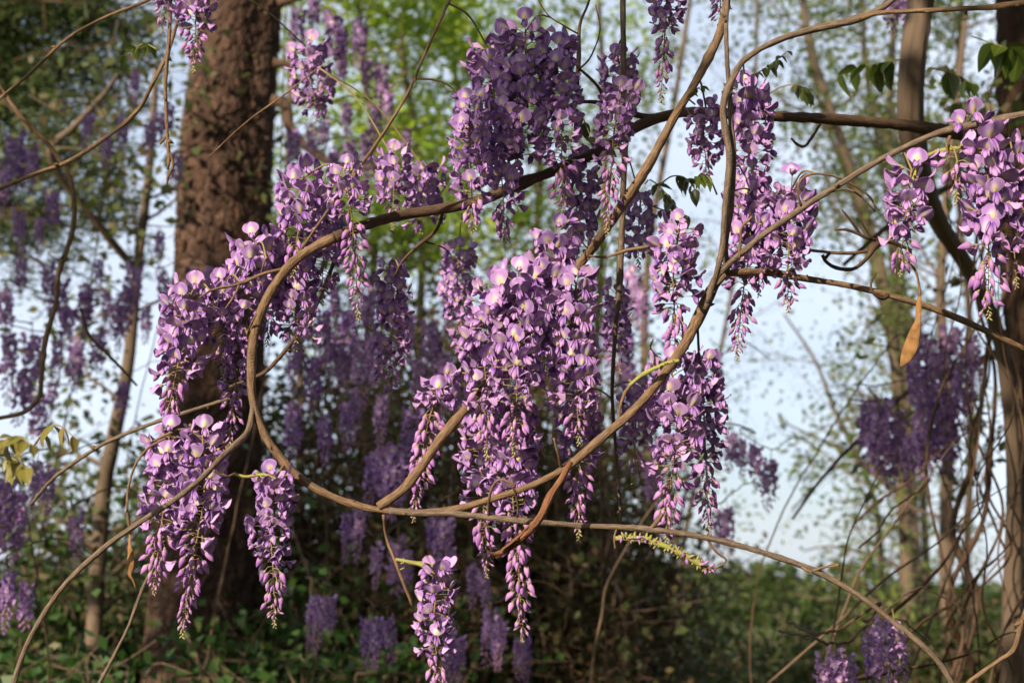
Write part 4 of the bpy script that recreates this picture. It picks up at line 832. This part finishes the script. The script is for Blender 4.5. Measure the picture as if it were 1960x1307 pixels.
# ------------------------------------------------------------------ blurred racemes in the background
def far_raceme_mesh(seed, L=.20, op=.6):
    r = random.Random(seed); b = Buf(); m = int(L / .0036)
    def addmesh(me, Mx, mi):
        V = np.empty(len(me.vertices) * 3); me.vertices.foreach_get('co', V); V = V.reshape(-1, 3)
        F = np.empty(len(me.loops), int); me.loops.foreach_get('vertex_index', F); U = np.empty(len(me.loops) * 2); me.uv_layers[0].data.foreach_get('uv', U)
        mi_ = np.empty(len(me.polygons), int); me.polygons.foreach_get('material_index', mi_)
        A = np.array(Mx); V = V @ A[:3, :3].T + A[:3, 3]; k = b.n
        b.V.append(V); b.F.append(F.reshape(-1, 4) + k); b.U.append(U.reshape(-1, 4, 2)); b.M.append(np.array([mi[x] for x in mi_])); b.n += len(V)
    for i in range(m):
        tt = (i + r.random()) / m; phi = i * 2.39996 + r.uniform(-.3, .3); T = Matrix.Translation((0, 0, -tt * L)) @ Euler((r.gauss(0, .2), r.gauss(0, .2), phi)).to_matrix().to_4x4()
        if tt < op:
            Lp = .018; T = T @ Matrix.Scale(r.uniform(.9, 1.15), 4)
            addmesh(r.choice(OPEN_B + HALF_B[:1]), T @ Matrix.Translation((Lp, 0, 0)), [0]); addmesh(r.choice(KEEL), T @ Matrix.Translation((Lp, 0, 0)), [1])
        else:
            u = (tt - op) / (1 - op); addmesh(r.choice(BUDS), T @ Matrix.Scale(1.1 - .5 * u, 4), [2, 3])
    return b.mesh('flowers', [M['banner'], M['keel'], M['calyx'], M['bud']])
FARM = [far_raceme_mesh(100 + i, L, op) for i, (L, op) in enumerate([(.20, .65), (.16, .8), (.24, .55), (.18, .7)])]
FARL = [.20, .16, .24, .18]
def far_rach(L):
    b = Buf(); tube(b, [(0, 0, .05), (0, 0, 0), (0, 0, -L * .5), (0, 0, -L)], [.0018, .0016, .0012, .0006], 5); return b.mesh('rachis', M['rachis'])
FARR = [far_rach(L) for L in FARL]
def far_group(label, group, vlabel, d, items, vine=True, dj=.25, rows=('',), root=True):
    items = sorted(items, key=lambda q: q[1]); ys = [q[1] for q in items]; span = max(1, ys[-1] - ys[0] + 1); bands = {}
    for x, y, ln in items:
        dd = d + rnd.uniform(-dj, dj); P = at(x, y, dd); k = rnd.randrange(4); s = min(1.35, max(.6, pxm(ln, dd) / FARL[k]))
        row = rows[min(len(rows) - 1, int((y - ys[0]) / span * len(rows)))]
        t = thing('wisteria_raceme', P, label + row, 'flower cluster', group + row); t.rotation_euler = (rnd.gauss(0, .06), rnd.gauss(0, .06), rnd.uniform(0, 6.28)); t.scale = (s,) * 3
        setp(inst('flowers', FARM[k], t), kind='stuff'); inst('rachis', FARR[k], t); bands.setdefault(int((y - ys[0]) / 70), []).append((P + [0, 0, .05 * s], row))
    for bd in bands.values() if vine else ():
        tops = sorted([p for p, _ in bd], key=lambda p: p[0]); row = bd[0][1]
        lone = root and bd is list(bands.values())[0]; rt = np.array([tops[0][0] - rnd.uniform(.05, .5), tops[0][1] + rnd.uniform(.2, .7), -.02]); h = tops[0][2]
        pts = [rt, rt + [rnd.gauss(0, .08), 0, h * .35], rt * .7 + tops[0] * .3 + np.array([rnd.gauss(0, .1), .05, h * .42]), tops[0] + np.array([-.06, .12, .02])][0 if lone else 3:] + tops + [tops[-1] + np.array([.10, .06, .05]), tops[-1] + np.array([.2, .12, .0])]
        Q = catmull(pts, 14 * len(pts)); Q[3:] += (np.cumsum(nr.normal(size=Q.shape), axis=0) * .0012)[3:]
        b = Buf(); tube(b, Q, np.linspace(.0042 if lone else .003, .0015, len(Q)), 6, 0, .05)
        v = thing('flowering_vine', Q[0], vlabel + row, 'vine', group + row + ' vines'); b.build('stem', M['dark'], v)
far_group('blurred violet cluster left of the pine trunk', 'violet clusters left of the pine', 'dark vine with violet clusters left of the pine', 5.2,
    [(30, 265, 100), (62, 285, 80), (100, 372, 70), (35, 405, 80), (75, 420, 70), (172, 222, 70), (236, 228, 65), (285, 240, 60), (303, 222, 62), (325, 205, 55), (205, 262, 60), (92, 505, 90), (118, 540, 80), (190, 500, 70), (258, 512, 85), (306, 448, 70), (312, 528, 70), (166, 556, 95), (205, 560, 90), (242, 562, 90), (228, 590, 85), (20, 645, 130), (62, 648, 100), (110, 655, 95), (147, 660, 95), (190, 640, 75), (50, 715, 100), (72, 765, 85), (100, 735, 75), (236, 735, 70), (10, 560, 90), (280, 590, 70), (130, 590, 80), (40, 500, 60), (8, 330, 80), (258, 140, 50), (340, 300, 60)], rows=(' under the evergreen boughs', ' beside the bend of the winding vine', ' beside the slender pale trunk', ' above the left edge yellow leaves'))
far_group('blurred violet cluster hanging over the lower pine trunk', 'violet clusters before the lower pine trunk', 'thin vine crossing the lower pine trunk', 5.6, [(372, 520, 70), (398, 512, 65), (420, 525, 60), (355, 540, 60)])
far_group('violet cluster hanging low in the dark thicket near the left edge', 'violet clusters low at the left', 'thin vine low in the left thicket', 3.6, [(10, 915, 140), (28, 945, 130), (72, 885, 90), (145, 985, 100), (18, 1095, 100), (52, 1120, 80), (90, 900, 70)])
far_group('blurred violet cluster among the spring leaves right of the pine', 'violet clusters right of the pine', 'thin vine among the spring leaves right of the pine', 5.0,
    [(638, 35, 100), (655, 60, 95), (690, 45, 90), (655, 110, 60), (702, 118, 70), (730, 128, 80), (745, 178, 70), (670, 275, 75), (702, 262, 85), (640, 290, 70), (596, 245, 60), (562, 255, 90), (622, 235, 70), (720, 205, 60), (575, 25, 70), (600, 0, 70), (680, 300, 80), (780, 250, 60), (555, 320, 60), (665, 200, 60)], rows=(' above its dark limb', ' below its dark limb'))
far_group('blurred mauve cluster in the thicket seen through the loop', 'mauve clusters through the loop', 'dark vine in the thicket behind the loop', 4.2,
    [(632, 640, 100), (602, 690, 90), (692, 655, 120), (682, 750, 100), (655, 670, 90), (715, 650, 90), (660, 775, 80), (820, 620, 130), (850, 680, 110), (835, 640, 110), (868, 720, 90), (735, 860, 130), (760, 870, 120), (712, 875, 110), (690, 975, 100), (665, 985, 90), (762, 1035, 100), (722, 1045, 80), (850, 1000, 110), (836, 985, 100), (905, 1085, 70), (925, 1095, 60), (780, 1060, 70), (640, 560, 80), (590, 600, 70), (565, 660, 90), (618, 600, 90), (668, 600, 100), (730, 760, 110), (705, 560, 90), (780, 600, 100), (800, 690, 110), (790, 790, 100), (900, 600, 100), (560, 780, 90), (620, 800, 90), (860, 560, 90)], rows=(', high inside it', ', halfway down inside it', ', showing below its lowest curve'))
far_group('blurred mauve cluster hanging low over the dark green bushes', 'mauve clusters over the bushes', 'thin vine low over the dark bushes', 4.0,
    [(602, 1142, 95), (632, 1145, 65), (618, 1150, 75), (706, 1188, 85), (742, 1186, 70), (722, 1190, 80), (940, 1172, 100), (962, 1186, 85), (948, 1190, 90), (1005, 1222, 85), (995, 1225, 75), (878, 1215, 95), (862, 1225, 90)])
far_group('shaded violet cluster hanging in the dark thicket right of the longest cluster', 'violet clusters in the right thicket', 'dark vine in the thicket right of the longest cluster', 4.8,
    [(1192, 590, 100), (1212, 520, 110), (1205, 640, 100), (1228, 560, 90), (1245, 890, 80), (1165, 610, 90), (1200, 700, 90)])
far_group('deep violet shaded cluster in the mass below the hanging brown pod', 'violet mass at the right', 'brown vine carrying the violet mass below the pod', 4.4,
    [(1688, 765, 140), (1712, 785, 130), (1665, 775, 120), (1762, 645, 150), (1790, 655, 140), (1822, 635, 110), (1860, 655, 100), (1776, 755, 140), (1812, 785, 120), (1742, 835, 95), (1700, 840, 90), (1840, 720, 110), (1750, 700, 120), (1765, 800, 120), (1800, 705, 130), (1680, 800, 110)])
far_group('grey violet cluster hanging in the open sky right of the pale group', 'violet clusters in the open sky', 'thin vine in the open sky right of the pale group', 4.6, [(1418, 845, 70), (1445, 855, 80), (1475, 885, 90), (1392, 975, 95), (1372, 695, 60), (1402, 835, 70), (1380, 985, 80)], root=False)
far_group('mauve cluster hanging low behind the outer end of the arching vine', 'mauve clusters low at the right', 'thin vine low behind the arching vine', 2.7, [(1692, 1185, 110), (1668, 1215, 100), (1712, 1195, 100), (1600, 1245, 100), (1578, 1262, 90), (1622, 1262, 80)], True, .1, root=False)
far_group('violet cluster hanging from above between the winding stem and the arching branch', 'violet clusters top right', 'thin vine at the top right', 3.6, [(1722, -35, 90), (1708, -15, 80), (1738, -30, 70)], root=False)

# ------------------------------------------------------------------ unseen trees beside the camera, boughs set along sun rays to shade the clusters
def shade_tree(label, foot, lean, boughs, nleaf, lsize, jit):
    t = thing('shade_tree', foot, label, 'tree'); f = np.array(foot, float); hub = f + np.array(lean)
    b = Buf(); P = catmull([f - [0, 0, .05], (f + hub) / 2 + [.1, .05, 0], hub], 30); tube(b, P, np.linspace(.14, .06, 30), 14, 0, .04); b.build('trunk', M['brownbark'], t)
    bt = Buf(); bl = Buf()
    for e, rr in boughs:
        e = np.array(e, float); s0 = P[rnd.randint(20, 29)]; Q = catmull([s0, (s0 + e) / 2 + [0, 0, .25], e], 20); tube(bt, Q, np.linspace(.03, .006, 20), 6)
        for j in range(9):
            c = Q[rnd.randint(12, 19)]; q = e + nr.normal(size=3) * rr; W = catmull([c, (c + q) / 2 + nr.normal(size=3) * .05, q], 8); tube(bt, W, np.linspace(.006, .002, 8), 4)
            leaves(bl, W[nr.integers(2, 8, nleaf // 9)] + nr.normal(size=(nleaf // 9, 3)) * jit, lsize)
    setp(bt.build('twigs', M['brownbark'], t), kind='stuff'); setp(bl.build('crown', M['olive'], t), kind='stuff')
SV = np.array(sun_dir)
sh = lambda x, y, d, k: at(x, y, d) + SV * k
shade_tree('unseen leafy tree beside the camera, boughs set to shade the tall flower group', (-1.2, -2.6, 0), (-.2, 1.0, 4.4),
    [(sh(1040, 90, 2.03, 2.3), .05), (sh(1085, 190, 2.1, 2.5), .05), (sh(1120, 410, 2.18, 2.6), .05)], 95, .05, .045)
shade_tree('unseen broad tree left of view, boughs set to shade the thicket behind the loop', (-5.6, 2.6, 0), (.4, .3, 3.6),
    [(sh(x, y, 6.4, rnd.uniform(5.2, 6.6)), .35) for x, y in ((620, 700), (760, 820), (900, 700), (1050, 850), (1180, 700), (700, 1000), (880, 1000), (1080, 1050), (480, 950), (400, 850), (560, 1150))] + [(sh(x, y, 4.4, rnd.uniform(3.9, 4.4)), .13) for x, y in ((1700, 830), (1770, 720), (1800, 830), (1850, 700))] + [(sh(x, y, 4.1, rnd.uniform(4.2, 4.9)), .2) for x, y in ((620, 1190), (730, 1230), (900, 1240), (990, 1240), (730, 930), (680, 720), (850, 700), (760, 1080))], 520, .085, .16)

# unseen crowns added above and around the camera to keep sky light off the clusters
def sky_block_tree(label, foot, hz, cx, cy, rx, ry, n):
    t = thing('sky_block_tree', foot, label, 'tree', 'unseen trees added around the camera to block sky light'); f = np.array(foot, float); hub = np.array([(f[0] * 2 + cx) / 3, (f[1] * 2 + cy) / 3, hz])
    b = Buf(); P = catmull([f - [0, 0, .05], (f + hub) / 2 + [.1, -.05, 0], hub], 30); tube(b, P, np.linspace(.20, .09, 30), 14, 0, .04); b.build('trunk', M['brownbark'], t)
    bt = Buf(); bl = Buf()
    for k in range(40):
        a = rnd.uniform(0, 6.283); r = rnd.random() ** .5; e = np.array([cx + rx * r * math.cos(a), cy + ry * r * math.sin(a), hz + rnd.uniform(.1, 1.8)])
        Q = catmull([P[rnd.randint(24, 29)], (hub + e) / 2 + [0, 0, .3], e], 14); tube(bt, Q, np.linspace(.04, .008, 14), 5)
        leaves(bl, e + nr.normal(size=(n // 40, 3)) * [.55, .55, .25], .17, 0, .36)
    setp(bt.build('twigs', M['brownbark'], t), kind='stuff'); setp(bl.build('crown', M['olive'], t), kind='stuff')
sky_block_tree('unseen tall tree added right of the camera, its crown blocking sky above the clusters', (3.6, .6, 0), 5.4, 1.6, 2.2, 3.4, 3.4, 16000)
sky_block_tree('unseen tall tree added behind the camera, its wide crown blocking sky light', (1.6, -4.2, 0), 4.6, 1.8, -2.6, 3.2, 2.6, 16000)
sky_block_tree('unseen tall tree added beyond the right edge, its wide crown blocking sky light', (5.6, 5.2, 0), 5.6, 4.2, 4.6, 3.0, 3.0, 12000)

for lab, x, y, r, h in [('unseen tall dense bush added right of the camera to block sky light', 3.4, -1.6, 1.5, 4.6), ('unseen tall dense bush added beyond the right edge to block sky light', 4.3, 1.6, 1.5, 4.8), ('unseen tall dense bush added behind right of the camera to block sky light', 1.4, -3.6, 1.6, 4.2), ('unseen rounded bush added straight behind the camera to block sky light', -.8, -4.2, 1.4, 2.4), ('unseen rounded bush added behind left of the camera to block sky light', -3.2, -2.6, 1.2, 1.5)]:  # unseen dense bushes added around the camera to deepen the shade
    t = thing('sky_block_bush', (x, y, 0), lab, 'bush', 'unseen bushes added around the camera to block sky light'); bt = Buf(); bl = Buf()
    for k in range(24):
        a = rnd.uniform(0, 6.283); e = np.array([x + r * .8 * math.cos(a) * rnd.random(), y + r * .8 * math.sin(a) * rnd.random(), h * rnd.uniform(.4, .95)])
        tube(bt, catmull([(x + .1 * math.cos(a), y + .1 * math.sin(a), -.03), (np.array([x, y, 0]) + e) / 2 + nr.normal(size=3) * .1, e], 10), np.linspace(.03, .006, 10), 5)
    u = nr.normal(size=(7000, 3)); u /= np.linalg.norm(u, axis=1)[:, None]; P = np.array([x, y, h * .52]) + u * [r, r, h * .5] * nr.uniform(.55, 1, (7000, 1)); leaves(bl, P, .13, 0, .36)
    setp(bt.build('twigs', M['twig'], t), kind='stuff'); setp(bl.build('foliage', M['ever'], t), kind='stuff')
